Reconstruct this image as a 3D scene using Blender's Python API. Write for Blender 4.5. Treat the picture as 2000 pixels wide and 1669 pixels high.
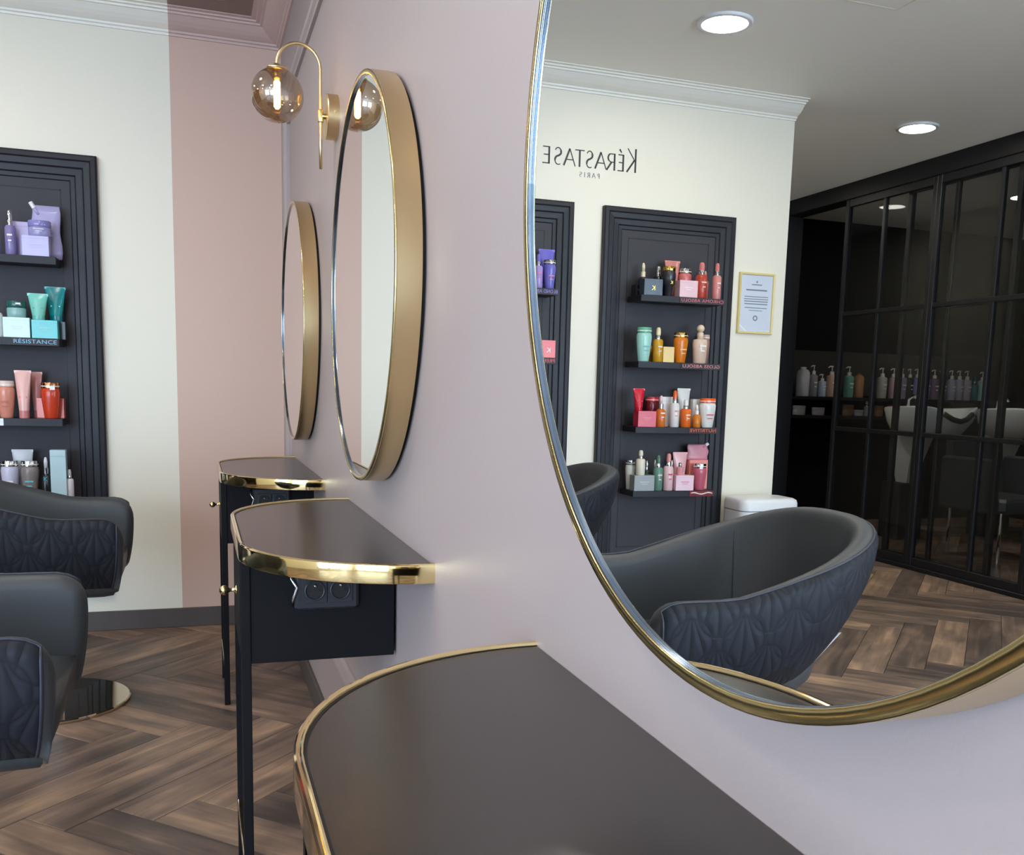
import bpy, math, random
from mathutils import Vector, Matrix
from math import sin, cos, pi, sqrt
random.seed(7)
for o in list(bpy.data.objects): bpy.data.objects.remove(o)
SC = bpy.context.scene
COL = SC.collection

# ------------------------------------------------------------------ camera
cam_d = bpy.data.cameras.new('camera')
cam = bpy.data.objects.new('camera', cam_d); COL.objects.link(cam)
YAW, PITCH, ROLL, FPX = 0.3358, -0.1405, 0.0269, 1866.94
fw = Vector((sin(YAW)*cos(PITCH), cos(YAW)*cos(PITCH), sin(PITCH)))
rt = Vector((cos(YAW), -sin(YAW), 0)); up = rt.cross(fw)
r2 = rt*cos(ROLL)+up*sin(ROLL); u2 = up*cos(ROLL)-rt*sin(ROLL)
mw = Matrix((( r2.x, u2.x, -fw.x, -0.3695), (r2.y, u2.y, -fw.y, 0.0), (r2.z, u2.z, -fw.z, 1.0848), (0, 0, 0, 1)))
cam.matrix_world = mw
cam_d.sensor_fit = 'HORIZONTAL'; cam_d.sensor_width = 36.0; cam_d.lens = FPX*36/2000
cam_d.shift_x = -32.5/2000; cam_d.shift_y = 188.3/2000
cam_d.clip_start = 0.02; cam_d.clip_end = 60
SC.camera = cam

# ------------------------------------------------------------------ world and daylight
DAY = 15.0            # brightness of the overcast daylight outside the shop front
LAMP = 84.0          # brightness of the ceiling downlights
world = bpy.data.worlds.new('world'); SC.world = world
world.use_nodes = True
bg = world.node_tree.nodes['Background']
bg.inputs[0].default_value = (0.60, 0.77, 1.0, 1); bg.inputs[1].default_value = DAY
SC.view_settings.view_transform = 'Standard'
SC.view_settings.look = 'None'
SC.view_settings.gamma = 1
SC.view_settings.use_curve_mapping = False
SC.view_settings.exposure = 0.08
# light portal filling the shop-front window (guides sampling of the sky, emits nothing itself)
pl = bpy.data.lights.new('window_portal', 'AREA'); pl.shape = 'RECTANGLE'; pl.size = 2.3; pl.size_y = 2.2
pl.cycles.is_portal = True
po = bpy.data.objects.new('window_portal', pl); COL.objects.link(po)
po.location = (-2.7, -2.82, 1.25); po.rotation_euler = (pi/2, 0, 0)
pl2 = pl.copy(); pl2.size = 2.2; po2 = bpy.data.objects.new('window_portal', pl2); COL.objects.link(po2)
po2.location = (-4.075, -1.15, 1.25); po2.rotation_euler = (pi/2, 0, -pi/2)  # portal for the added left-wall window

# ------------------------------------------------------------------ helpers
def lin(r, g, b):
    f = lambda c: ((c/255+.055)/1.055)**2.4 if c/255 > .04045 else c/255/12.92
    return (f(r), f(g), f(b), 1)

def new_mat(name):
    m = bpy.data.materials.new(name); m.use_nodes = True
    nt = m.node_tree; return m, nt, nt.nodes['Principled BSDF']

def N(nt, kind, **kw):
    n = nt.nodes.new(kind)
    for k, v in kw.items(): setattr(n, k, v)
    return n

def mat(name, col, rough=.5, metal=0, var=.04, bump=0, bscale=200, scale=6, spec=.5, coat=0, coords='Object', stretch=None, rvar=0):
    m, nt, b = new_mat(name)
    b.inputs['Roughness'].default_value = rough; b.inputs['Metallic'].default_value = metal
    b.inputs['Specular IOR Level'].default_value = spec; b.inputs['Coat Weight'].default_value = coat
    tc = N(nt, 'ShaderNodeTexCoord'); src = tc.outputs[coords]
    if stretch:
        mp = N(nt, 'ShaderNodeMapping'); mp.inputs['Scale'].default_value = stretch
        nt.links.new(src, mp.inputs[0]); src = mp.outputs[0]
    nz = N(nt, 'ShaderNodeTexNoise'); nz.inputs['Scale'].default_value = scale; nz.inputs['Detail'].default_value = 3
    nt.links.new(src, nz.inputs['Vector'])
    rp = N(nt, 'ShaderNodeValToRGB')
    rp.color_ramp.elements[0].position = .3; rp.color_ramp.elements[1].position = .7
    rp.color_ramp.elements[0].color = tuple(c*(1-var) for c in col[:3])+(1,)
    rp.color_ramp.elements[1].color = tuple(min(1, c*(1+var)) for c in col[:3])+(1,)
    nt.links.new(nz.outputs[0], rp.inputs[0]); nt.links.new(rp.outputs[0], b.inputs['Base Color'])
    if rvar:
        mr = N(nt, 'ShaderNodeMapRange'); mr.inputs['To Min'].default_value = rough-rvar; mr.inputs['To Max'].default_value = rough+rvar
        nt.links.new(nz.outputs[0], mr.inputs[0]); nt.links.new(mr.outputs[0], b.inputs['Roughness'])
    if bump:
        n2 = N(nt, 'ShaderNodeTexNoise'); n2.inputs['Scale'].default_value = bscale; n2.inputs['Detail'].default_value = 2
        nt.links.new(src, n2.inputs['Vector'])
        bp = N(nt, 'ShaderNodeBump'); bp.inputs['Strength'].default_value = bump; bp.inputs['Distance'].default_value = .002
        nt.links.new(n2.outputs[0], bp.inputs['Height']); nt.links.new(bp.outputs[0], b.inputs['Normal'])
    return m

def mat_split(name, left, right, xs, rough=.5, bump=.08):
    """one painted surface with two paint colours that meet at world x = xs"""
    m, nt, b = new_mat(name)
    b.inputs['Roughness'].default_value = rough
    g = N(nt, 'ShaderNodeNewGeometry'); sp = N(nt, 'ShaderNodeSeparateXYZ'); nt.links.new(g.outputs['Position'], sp.inputs[0])
    gt = N(nt, 'ShaderNodeMath', operation='GREATER_THAN'); gt.inputs[1].default_value = xs; nt.links.new(sp.outputs[0], gt.inputs[0])
    mx = N(nt, 'ShaderNodeMix', data_type='RGBA'); mx.inputs[6].default_value = left; mx.inputs[7].default_value = right
    nt.links.new(gt.outputs[0], mx.inputs[0]); nt.links.new(mx.outputs[2], b.inputs['Base Color'])
    nz = N(nt, 'ShaderNodeTexNoise'); nz.inputs['Scale'].default_value = 260; nt.links.new(g.outputs['Position'], nz.inputs['Vector'])
    bp = N(nt, 'ShaderNodeBump'); bp.inputs['Strength'].default_value = bump; bp.inputs['Distance'].default_value = .001
    nt.links.new(nz.outputs[0], bp.inputs['Height']); nt.links.new(bp.outputs[0], b.inputs['Normal'])
    return m

def mat_emit(name, col, s):
    m, nt, b = new_mat(name)
    b.inputs['Base Color'].default_value = col; b.inputs['Emission Color'].default_value = col; b.inputs['Emission Strength'].default_value = s
    return m

def mat_glass(name, tint, refl=.06, rough=0.0):
    """thin pane: mostly clear, mirror-like at grazing angles"""
    m, nt, b = new_mat(name); nt.nodes.remove(b)
    out = nt.nodes['Material Output']
    tr = N(nt, 'ShaderNodeBsdfTransparent'); tr.inputs[0].default_value = tint
    gl = N(nt, 'ShaderNodeBsdfGlossy'); gl.inputs['Roughness'].default_value = rough
    lw = N(nt, 'ShaderNodeLayerWeight'); lw.inputs[0].default_value = .5
    pw = N(nt, 'ShaderNodeMath', operation='POWER'); pw.inputs[1].default_value = 4.2; nt.links.new(lw.outputs['Facing'], pw.inputs[0])
    ad = N(nt, 'ShaderNodeMath', operation='MULTIPLY_ADD'); ad.inputs[1].default_value = 1-refl; ad.inputs[2].default_value = refl; ad.use_clamp = True
    nt.links.new(pw.outputs[0], ad.inputs[0])
    mx = N(nt, 'ShaderNodeMixShader'); nt.links.new(ad.outputs[0], mx.inputs[0]); nt.links.new(tr.outputs[0], mx.inputs[1]); nt.links.new(gl.outputs[0], mx.inputs[2])
    nt.links.new(mx.outputs[0], out.inputs[0])
    return m

class MB:
    def __init__(s): s.v = []; s.f = []; s.uv = {}
    def add(s, vs, fs):
        k = len(s.v); s.v += [tuple(q) for q in vs]; s.f += [tuple(i+k for i in q) for q in fs]; return s
    def box(s, x0, x1, y0, y1, z0, z1):
        return s.add([(x0,y0,z0),(x1,y0,z0),(x1,y1,z0),(x0,y1,z0),(x0,y0,z1),(x1,y0,z1),(x1,y1,z1),(x0,y1,z1)],
                     [(0,3,2,1),(4,5,6,7),(0,1,5,4),(1,2,6,5),(2,3,7,6),(3,0,4,7)])
    def cbox(s, x0, x1, y0, y1, z0, z1, c):
        """box with chamfered edges"""
        c = min(c, (x1-x0)*.45, (y1-y0)*.45, (z1-z0)*.45)
        def ring(z, i): return [(x0+c+i,y0+i,z),(x1-c-i,y0+i,z),(x1-i,y0+c+i,z),(x1-i,y1-c-i,z),(x1-c-i,y1-i,z),(x0+c+i,y1-i,z),(x0+i,y1-c-i,z),(x0+i,y0+c+i,z)]
        R = [ring(z0, c*.7), ring(z0+c*.7, 0), ring(z1-c*.7, 0), ring(z1, c*.7)]
        return s.loft(R, True, True)
    def loft(s, rings, cap0=False, cap1=False, closed=True):
        n = len(rings[0]); vs = [q for r in rings for q in r]; fs = []
        for i in range(len(rings)-1):
            for j in range(n if closed else n-1):
                a = i*n+j; b = i*n+(j+1) % n; fs.append((a, b, b+n, a+n))
        if cap0: fs.append(tuple(range(n-1, -1, -1)))
        if cap1: fs.append(tuple((len(rings)-1)*n+j for j in range(n)))
        return s.add(vs, fs)
    def lathe(s, prof, c=(0,0,0), n=20, sx=1, sy=1, axis='z'):
        rings = []
        for r, z in prof:
            rr = []
            for k in range(n):
                a = 2*pi*k/n; p = (r*cos(a)*sx, r*sin(a)*sy, z)
                if axis == 'x': p = (p[2], p[0], p[1])
                if axis == 'y': p = (p[1], p[2], p[0])
                rr.append((p[0]+c[0], p[1]+c[1], p[2]+c[2]))
            rings.append(rr)
        return s.loft(rings, True, True)
    def tube(s, pts, r, n=10, cap=True):
        rings = []; pts = [Vector(p) for p in pts]; prev = None
        for i, p in enumerate(pts):
            t = (pts[min(i+1, len(pts)-1)]-pts[max(i-1, 0)]).normalized()
            if prev is None:
                u = t.orthogonal().normalized()
            else:
                u = (prev-t*prev.dot(t)).normalized()
            prev = u; w = t.cross(u)
            rad = r[i] if isinstance(r, (list, tuple)) else r
            rings.append([tuple(p+u*rad*cos(2*pi*k/n)+w*rad*sin(2*pi*k/n)) for k in range(n)])
        return s.loft(rings, cap, cap)
    def mesh(s, name, smooth=False):
        me = bpy.data.meshes.new(name); me.from_pydata(s.v, [], s.f); me.validate()
        bm_fix(me)
        if smooth: me.shade_smooth()
        return me

import bmesh
def bm_fix(me):
    bm = bmesh.new(); bm.from_mesh(me); bmesh.ops.recalc_face_normals(bm, faces=bm.faces); bm.to_mesh(me); bm.free()

def link(name, me, m=None, parent=None, loc=(0,0,0), rot=(0,0,0)):
    o = bpy.data.objects.new(name, me); COL.objects.link(o)
    if m is not None and me is not None and not me.materials: me.materials.append(m)
    o.location = loc; o.rotation_euler = rot
    if parent is not None: o.parent = parent
    return o

def obj(name, mb, m, parent=None, smooth=False, loc=(0,0,0), rot=(0,0,0), ang=None):
    me = mb.mesh(name, smooth)
    if ang: me.shade_smooth(); me.set_sharp_from_angle(angle=math.radians(ang))
    return link(name, me, m, parent, loc, rot)

def thing(name, label, cat, loc=(0,0,0), rotz=0, group=None):
    o = bpy.data.objects.new(name, None); COL.objects.link(o)
    o.empty_display_size = .05; o.location = loc; o.rotation_euler = (0,0,rotz)
    return tag(o, label, cat, group)

def tag(o, label, cat, group=None):
    o['label'] = label; o['category'] = cat
    if group: o['group'] = group
    return o

def struct(o, label=None):
    o['kind'] = 'structure'
    if label: o['label'] = label
    return o

def text_mesh(body, size, extrude=.0006, align='CENTER', spacing=1.0):
    cu = bpy.data.curves.new('lettering', 'FONT'); cu.body = body; cu.size = size; cu.extrude = extrude
    cu.align_x = align; cu.space_character = spacing; cu.resolution_u = 3
    t = bpy.data.objects.new('lettering', cu); COL.objects.link(t)
    me = bpy.data.meshes.new_from_object(t)
    bpy.data.objects.remove(t); me.materials.clear(); return me

# ------------------------------------------------------------------ key dimensions (metres)
L = 4.409            # back wall
ZC = 2.55            # ceiling
XB = -0.444          # where the mauve paint meets the cream paint
XE = -2.650          # free end of the back wall
XP = -4.06           # glazed partition
YF = -2.80           # shop front
YR = 8.30            # far end of the corridor
XW = -7.00           # far wall of the wash room
YW = 7.06            # end wall of the wash room
TZ = 0.791           # console top
YM = (0.546, 2.004, 3.435)   # mirror and console centres
ZM = 1.2866; RM = 0.40; TMR = 0.0548

# ------------------------------------------------------------------ materials
MAUVE = lin(168, 153, 150); CREAM = lin(236, 230, 213)
m_mauve = mat('mauve_wall_paint', MAUVE, .42, var=.012, bump=.10, bscale=240, scale=2)
m_wall2 = mat_split('cream_and_mauve_wall_paint', CREAM, lin(210, 178, 162), XB, .5)
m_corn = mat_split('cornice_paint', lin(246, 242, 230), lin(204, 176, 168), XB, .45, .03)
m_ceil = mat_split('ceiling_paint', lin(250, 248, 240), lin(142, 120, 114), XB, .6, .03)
m_cream = mat('cream_wall_paint', CREAM, .5, var=.012, bump=.08, bscale=240, scale=2)
m_black = mat('satin_black_paint', lin(28, 28, 31), .42, var=.06, spec=.3)
m_frameblk = mat('charcoal_frame_paint', lin(38, 38, 43), .40, var=.05, spec=.25)
m_panel = mat('charcoal_panel_paint', lin(58, 56, 61), .5, var=.05, spec=.25)
m_cabinet = mat('black_console_lacquer', lin(20, 20, 23), .55, var=.05, bump=.05, bscale=500, spec=.12)
m_dark = mat('dark_rubber', lin(14, 14, 15), .6)
m_wash = mat('matt_black_wash_room_paint', lin(9, 9, 10), .7, var=.1, spec=.2)
m_brass = mat('polished_brass', (.86, .68, .34, 1), .07, 1, var=.03, scale=30)
m_satin = mat('brushed_satin_brass', (.74, .57, .31, 1), .32, 1, var=.03, scale=3)
m_lip = mat('sky_tinted_rim_edge', (.24, .31, .42, 1), .16, 1, var=.05, scale=40)  # blue tint stands for daylight reflected in the inner rim
m_lipg = mat('lip_brass', (.70, .57, .27, 1), .18, 1, var=.04, scale=30)
m_chrome = mat('chrome', (.8, .8, .8, 1), .06, 1, var=.01)
m_discm = mat('bronze_mirror_base', (.74, .66, .50, 1), .05, 1, var=.02)
m_mirror = mat('mirror_silver', (.93, .95, .93, 1), 0.0, 1, var=0)
m_top = mat('taupe_black_laminate', lin(48, 43, 41), .24, var=.03, bump=.02, bscale=900, scale=14, spec=.6)
m_leather = mat('charcoal_leather', lin(58, 62, 66), .46, var=.05, bump=.18, bscale=420, scale=9)
m_seat = mat('charcoal_seat_leather', lin(56, 59, 63), .45, var=.05, bump=.18, bscale=420, scale=9)
m_stitch = mat('slate_piping', lin(44, 47, 58), .5)
m_white = mat('white_plastic', lin(228, 230, 232), .35, var=.01)
m_ceram = mat('white_ceramic', lin(235, 235, 232), .12, var=.01)
m_base = mat('dark_baseboard', lin(78, 69, 65), .5, var=.08, scale=10)
m_winframe = mat('dark_window_frame', lin(40, 40, 42), .4)
m_pane = mat_glass('clear_pane', (.98, .99, .99, 1), .03)
m_smoke = mat_glass('smoked_door_glass', (.90, .91, .92, 1), .02)
m_globe = mat_glass('smoked_mirror_globe', (.74, .60, .44, 1), .30)
m_diff = mat_emit('downlight_diffuser', (1, .94, .86, 1), LAMP)
m_bulb = mat_emit('warm_filament', (1, .56, .13, 1), 40)
m_paper = mat('certificate_paper', lin(205, 212, 226), .35, var=.02, spec=.6)
m_ink = mat('grey_print', lin(120, 128, 142), .6)
m_blackink = mat('black_lettering', lin(28, 28, 28), .5)
m_socket = mat('socket_plastic', lin(40, 42, 48), .35)

# quilted leather: stitched petals
def make_quilt():
    m, nt, b = new_mat('quilted_petal_fabric')
    b.inputs['Roughness'].default_value = .6; b.inputs['Specular IOR Level'].default_value = .25
    uv = N(nt, 'ShaderNodeUVMap')
    sp = N(nt, 'ShaderNodeSeparateXYZ'); nt.links.new(uv.outputs[0], sp.inputs[0])
    def mth(op, a, c=None, d=None):
        n = N(nt, 'ShaderNodeMath', operation=op)
        for i, q in enumerate((a, c, d)):
            if q is None: continue
            if isinstance(q, (int, float)): n.inputs[i].default_value = q
            else: nt.links.new(q, n.inputs[i])
        return n.outputs[0]
    S = .122
    def cell(ox, oy):
        u = mth('SUBTRACT', mth('FRACT', mth('ADD', mth('DIVIDE', sp.outputs[0], S), ox)), .5)
        v = mth('SUBTRACT', mth('FRACT', mth('ADD', mth('DIVIDE', sp.outputs[1], S*1.15), oy)), .5)
        return u, v
    def line(d, w):                      # 0 on the stitch line, 1 away from it
        return mth('SMOOTH_MIN', mth('DIVIDE', mth('ABSOLUTE', d), w), 1.0, .4)
    def pattern(k):
        tot = None
        for ox, oy in ((0, 0), (.5, .5)):
            u, v = cell(ox, oy)
            d = mth('SUBTRACT', mth('SQRT', mth('ADD', mth('MULTIPLY', u, u), mth('MULTIPLY', mth('ADD', v, .08), mth('ADD', v, .08)))), .40)
            a = line(d, .035*k)
            inside = mth('LESS_THAN', d, 0.0)
            rib = line(u, .03*k)
            r2_ = line(mth('SUBTRACT', mth('ABSOLUTE', u), mth('MULTIPLY', mth('SUBTRACT', .42, v), .42)), .032*k)
            ribs = mth('MAXIMUM', mth('MULTIPLY', rib, r2_), mth('SUBTRACT', 1.0, inside))
            c = mth('MULTIPLY', a, ribs)
            tot = c if tot is None else mth('MULTIPLY', tot, c)
        return tot
    tot = pattern(1.0); soft = pattern(2.4)
    bp = N(nt, 'ShaderNodeBump'); bp.inputs['Strength'].default_value = .32; bp.inputs['Distance'].default_value = .006
    nt.links.new(soft, bp.inputs['Height']); nt.links.new(bp.outputs[0], b.inputs['Normal'])
    mx = N(nt, 'ShaderNodeMix', data_type='RGBA'); mx.inputs[6].default_value = lin(22, 24, 30); mx.inputs[7].default_value = lin(32, 35, 43)
    nt.links.new(tot, mx.inputs[0]); nt.links.new(mx.outputs[2], b.inputs['Base Color'])
    return m
m_quilt = make_quilt()

def make_wood():
    m, nt, b = new_mat('herringbone_oak')
    uv = N(nt, 'ShaderNodeUVMap'); oi = N(nt, 'ShaderNodeObjectInfo'); ge = N(nt, 'ShaderNodeNewGeometry')
    ad = N(nt, 'ShaderNodeMath', operation='ADD'); nt.links.new(oi.outputs['Random'], ad.inputs[0]); nt.links.new(ge.outputs['Random Per Island'], ad.inputs[1])
    fr = N(nt, 'ShaderNodeMath', operation='FRACT'); nt.links.new(ad.outputs[0], fr.inputs[0])
    mu = N(nt, 'ShaderNodeMath', operation='MULTIPLY'); mu.inputs[1].default_value = 37.0; nt.links.new(fr.outputs[0], mu.inputs[0])
    cb = N(nt, 'ShaderNodeCombineXYZ'); nt.links.new(mu.outputs[0], cb.inputs[2]); nt.links.new(mu.outputs[0], cb.inputs[0])
    va = N(nt, 'ShaderNodeVectorMath', operation='ADD'); nt.links.new(uv.outputs[0], va.inputs[0]); nt.links.new(cb.outputs[0], va.inputs[1])
    mp = N(nt, 'ShaderNodeMapping'); mp.inputs['Scale'].default_value = (2.2, 26, 1); nt.links.new(va.outputs[0], mp.inputs[0])
    g = N(nt, 'ShaderNodeTexNoise'); g.inputs['Scale'].default_value = 1.0; g.inputs['Detail'].default_value = 6; g.inputs['Distortion'].default_value = .6
    nt.links.new(mp.outputs[0], g.inputs['Vector'])
    mp2 = N(nt, 'ShaderNodeMapping'); mp2.inputs['Scale'].default_value = (4.5, 9, 1); nt.links.new(va.outputs[0], mp2.inputs[0])
    bl = N(nt, 'ShaderNodeTexNoise'); bl.inputs['Scale'].default_value = 1.0; bl.inputs['Detail'].default_value = 3
    nt.links.new(mp2.outputs[0], bl.inputs['Vector'])
    s1 = N(nt, 'ShaderNodeMath', operation='MULTIPLY_ADD'); s1.inputs[1].default_value = .55; nt.links.new(g.outputs[0], s1.inputs[0])
    s2 = N(nt, 'ShaderNodeMath', operation='MULTIPLY'); s2.inputs[1].default_value = .45; nt.links.new(bl.outputs[0], s2.inputs[0])
    nt.links.new(s2.outputs[0], s1.inputs[2])
    s3 = N(nt, 'ShaderNodeMath', operation='MULTIPLY_ADD'); s3.inputs[1].default_value = .22; s3.inputs[2].default_value = -.11; nt.links.new(fr.outputs[0], s3.inputs[0])
    s4 = N(nt, 'ShaderNodeMath', operation='ADD'); nt.links.new(s1.outputs[0], s4.inputs[0]); nt.links.new(s3.outputs[0], s4.inputs[1])
    rp = N(nt, 'ShaderNodeValToRGB'); e = rp.color_ramp.elements
    e[0].position = .30; e[0].color = lin(70, 60, 55); e[1].position = .74; e[1].color = lin(188, 154, 124)
    k = e.new(.46); k.color = lin(106, 89, 78); k = e.new(.58); k.color = lin(140, 115, 97)
    nt.links.new(s4.outputs[0], rp.inputs[0]); nt.links.new(rp.outputs[0], b.inputs['Base Color'])
    b.inputs['Roughness'].default_value = .42
    bp = N(nt, 'ShaderNodeBump'); bp.inputs['Strength'].default_value = .15; bp.inputs['Distance'].default_value = .002
    nt.links.new(g.outputs[0], bp.inputs['Height']); nt.links.new(bp.outputs[0], b.inputs['Normal'])
    return m
m_wood = make_wood()

# ------------------------------------------------------------------ the setting
floor = struct(obj('floor', MB().box(XW-.1, .12, YF-.2, YR+.1, -.08, -.006), m_dark))
PW, PN = .142, 6; PL = PW*PN
def clip(poly, a, b, c):            # keep a*x+b*y<=c
    out = []
    for i, p in enumerate(poly):
        q = poly[(i+1) % len(poly)]; dp = a*p[0]+b*p[1]-c; dq = a*q[0]+b*q[1]-c
        if dp <= 0: out.append(p)
        if (dp < 0 < dq) or (dq < 0 < dp):
            t = dp/(dp-dq); out.append((p[0]+(q[0]-p[0])*t, p[1]+(q[1]-p[1])*t))
    return out
def plank_mesh(poly, name='plank'):
    n = len(poly); c = .0012
    cx = sum(p[0] for p in poly)/n; cy = sum(p[1] for p in poly)/n
    mb = MB(); bot = [(p[0], p[1], -.006) for p in poly]; mid = [(p[0], p[1], -.0012) for p in poly]
    top = [(p[0]+(cx-p[0])*.004, p[1]+(cy-p[1])*.012, 0) for p in poly]
    mb.loft([bot, mid, top], True, True)
    me = bpy.data.meshes.new(name); me.from_pydata(mb.v, [], mb.f); bm_fix(me)
    ul = me.uv_layers.new(name='UVMap')
    for lp in me.loops:
        v = me.vertices[lp.vertex_index].co; ul.data[lp.index].uv = (v.x, v.y)
    me.materials.append(m_wood); return me
hg = .0009
FULL = plank_mesh([(hg, hg), (PL-hg, hg), (PL-hg, PW-hg), (hg, PW-hg)])
s2r = 1/sqrt(2)
FX0, FX1, FY0, FY1 = XW, 0.0, YF, YR
YOFF = 3.72-6*PW*sqrt(2)/2*6     # phase of the herringbone rows
XOFF = -2.80
rest = []; nplank = 0
for i in range(-30, 90):
    for jn in range(-14, 14):
        for kind in 0, 1:
            u0 = (i+PN*jn)*PW; v0 = (i-PN*jn)*PW
            if kind: v0 += PW
            if kind == 0: loc_uv = (u0, v0); dirx = (s2r, s2r)
            else: loc_uv = (u0+PW, v0); dirx = (s2r, -s2r)
            # u=(x+y)/sqrt2, v=(x-y)/sqrt2
            def toxy(u, v): return ((u+v)*s2r+XOFF, (u-v)*s2r+YOFF)
            if kind == 0: cs = [(u0, v0), (u0+PL, v0), (u0+PL, v0+PW), (u0, v0+PW)]
            else: cs = [(u0, v0), (u0+PW, v0), (u0+PW, v0+PL), (u0, v0+PL)]
            P = [toxy(*q) for q in cs]
            xs = [q[0] for q in P]; ys = [q[1] for q in P]
            if max(xs) < FX0 or min(xs) > FX1 or max(ys) < FY0 or min(ys) > FY1: continue
            # local frame: x along the plank
            if kind == 0: org = P[0]; ex = Vector((P[1][0]-P[0][0], P[1][1]-P[0][1])).normalized(); ey = Vector((P[3][0]-P[0][0], P[3][1]-P[0][1])).normalized()
            else: org = P[0]; ex = Vector((P[3][0]-P[0][0], P[3][1]-P[0][1])).normalized(); ey = Vector((P[1][0]-P[0][0], P[1][1]-P[0][1])).normalized()
            if ex.x*ey.y-ex.y*ey.x < 0:       # keep right-handed
                org = (org[0]+ey.x*PW, org[1]+ey.y*PW); ey = -ey
            ang = math.atan2(ex.y, ex.x)
            inside = min(xs) >= FX0 and max(xs) <= FX1 and min(ys) >= FY0 and max(ys) <= FY1
            loc_poly = None
            if not inside:
                lp = [(hg, hg), (PL-hg, hg), (PL-hg, PW-hg), (hg, PW-hg)]
                W2 = [(org[0]+ex.x*a+ey.x*b, org[1]+ex.y*a+ey.y*b) for a, b in lp]
                for a, b, c in ((1, 0, FX1), (-1, 0, -FX0), (0, 1, FY1), (0, -1, -FY0)):
                    W2 = clip(W2, a, b, c)
                    if len(W2) < 3: break
                if len(W2) < 3: continue
                loc_poly = [((x-org[0])*ex.x+(y-org[1])*ex.y, (x-org[0])*ey.x+(y-org[1])*ey.y) for x, y in W2]
                ar = abs(sum(loc_poly[q][0]*loc_poly[(q+1) % len(loc_poly)][1]-loc_poly[(q+1) % len(loc_poly)][0]*loc_poly[q][1] for q in range(len(loc_poly))))/2
                if ar < .0008: continue
            my = sum(ys)/4; mx_ = sum(xs)/4
            near = (XP-.7 < mx_ and 1.5 < my < 6.6 and not (my > L+.25 and mx_ > XE+.3))
            me = FULL if loc_poly is None else plank_mesh(loc_poly)
            if near and nplank < 300:
                link('plank', me, None, floor, (org[0], org[1], 0), (0, 0, ang)); nplank += 1
            else:
                rest.append((me, org, ang))
mb = MB(); uvs = []
for me, org, ang in rest:
    ca, sa = cos(ang), sin(ang); k = len(mb.v)
    for v in me.vertices: mb.v.append((org[0]+v.co.x*ca-v.co.y*sa, org[1]+v.co.x*sa+v.co.y*ca, v.co.z)); uvs.append((v.co.x+k*.37, v.co.y))
    for p in me.polygons: mb.f.append(tuple(q+k for q in p.vertices))
me = bpy.data.meshes.new('plank_field'); me.from_pydata(mb.v, [], mb.f)
ul = me.uv_layers.new(name='UVMap')
for lp in me.loops: ul.data[lp.index].uv = uvs[lp.vertex_index]
me.materials.append(m_wood)
o = link('plank_field', me, None, floor); o['kind'] = 'stuff'

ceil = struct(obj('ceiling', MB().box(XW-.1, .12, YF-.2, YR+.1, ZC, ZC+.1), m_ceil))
# access hatch: a fine raised frame let into the ceiling
hx0, hx1, hy0, hy1 = -2.285, -1.985, 2.62, 3.222
hb = MB()
hb.box(hx0, hx1, hy0, hy0+.004, ZC-.002, ZC+.01).box(hx0, hx1, hy1-.004, hy1, ZC-.002, ZC+.01).box(hx0, hx0+.004, hy0, hy1, ZC-.002, ZC+.01).box(hx1-.004, hx1, hy0, hy1, ZC-.002, ZC+.01)
obj('hatch_frame', hb, m_cream, ceil)
obj('hatch_panel', MB().box(hx0+.007, hx1-.007, hy0+.007, hy1-.007, ZC-.0015, ZC+.01), m_ceil, ceil)

wall_r = struct(obj('wall_right', MB().box(0, .12, YF-.2, L, -.006, ZC), m_mauve))
wall_b = struct(obj('wall_back', MB().box(XE, .12, L, L+.16, -.006, ZC), m_wall2))
wall_c = struct(obj('wall_corridor', MB().box(XE, XE+.12, L+.16, YR, -.006, ZC), m_cream))
wall_f = struct(obj('wall_far', MB().box(XP-.08, XE, YR, YR+.1, -.006, ZC), m_wash))
wall_e = struct(obj('wall_wash_end', MB().box(XW-.1, XP-.08, YW, YW+.1, -.006, ZC), m_wash))
wall_w = struct(obj('wall_wash_room', MB().box(XW-.1, XW, 2.4, YW, -.006, ZC), m_wash))
wall_n = struct(obj('wall_wash_side', MB().box(XW, XP-.07, 2.3, 2.4, -.006, ZC), m_wash))
wl = MB().box(XP-.12, XP, YF, -2.3, -.006, ZC).box(XP-.12, XP, 0, 2.3, -.006, ZC).box(XP-.12, XP, -2.3, 0, 2.38, ZC).box(XP-.12, XP, -2.3, 0, -.006, .12)
wall_l = struct(obj('wall_left', wl, m_cream))
wf = MB()
wf.box(XP-.12, -3.88, YF-.2, YF, -.006, ZC).box(-1.53, 0, YF-.2, YF, -.006, ZC).box(-3.88, -1.53, YF-.2, YF, 2.38, ZC).box(-3.88, -1.53, YF-.2, YF, -.006, .12)
wall_s = struct(obj('wall_front', wf, m_cream))
win = struct(thing('window_1', 'x', 'x')); del win['label']; del win['category']
win.location = (-2.705, YF-.1, .12)
for k in range(4):
    x = -1.175+k*2.35/3
    obj('mullion', MB().box(x-(.03 if k else 0)-(.03 if k == 3 else 0), x+(.03 if k < 3 else 0)+(.03 if k == 0 else 0), -.03, .03, 0, 2.26), m_winframe, win)
for z in (0, 2.2): obj('window_rail', MB().box(-1.12, 1.12, -.028, .028, z, z+.06), m_winframe, win)
for k in range(3):
    x = -1.175+k*2.35/3
    obj('pane', MB().box(x+.03, x+2.35/3-.03, -.004, .004, .06, 2.2), m_pane, win)

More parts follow.
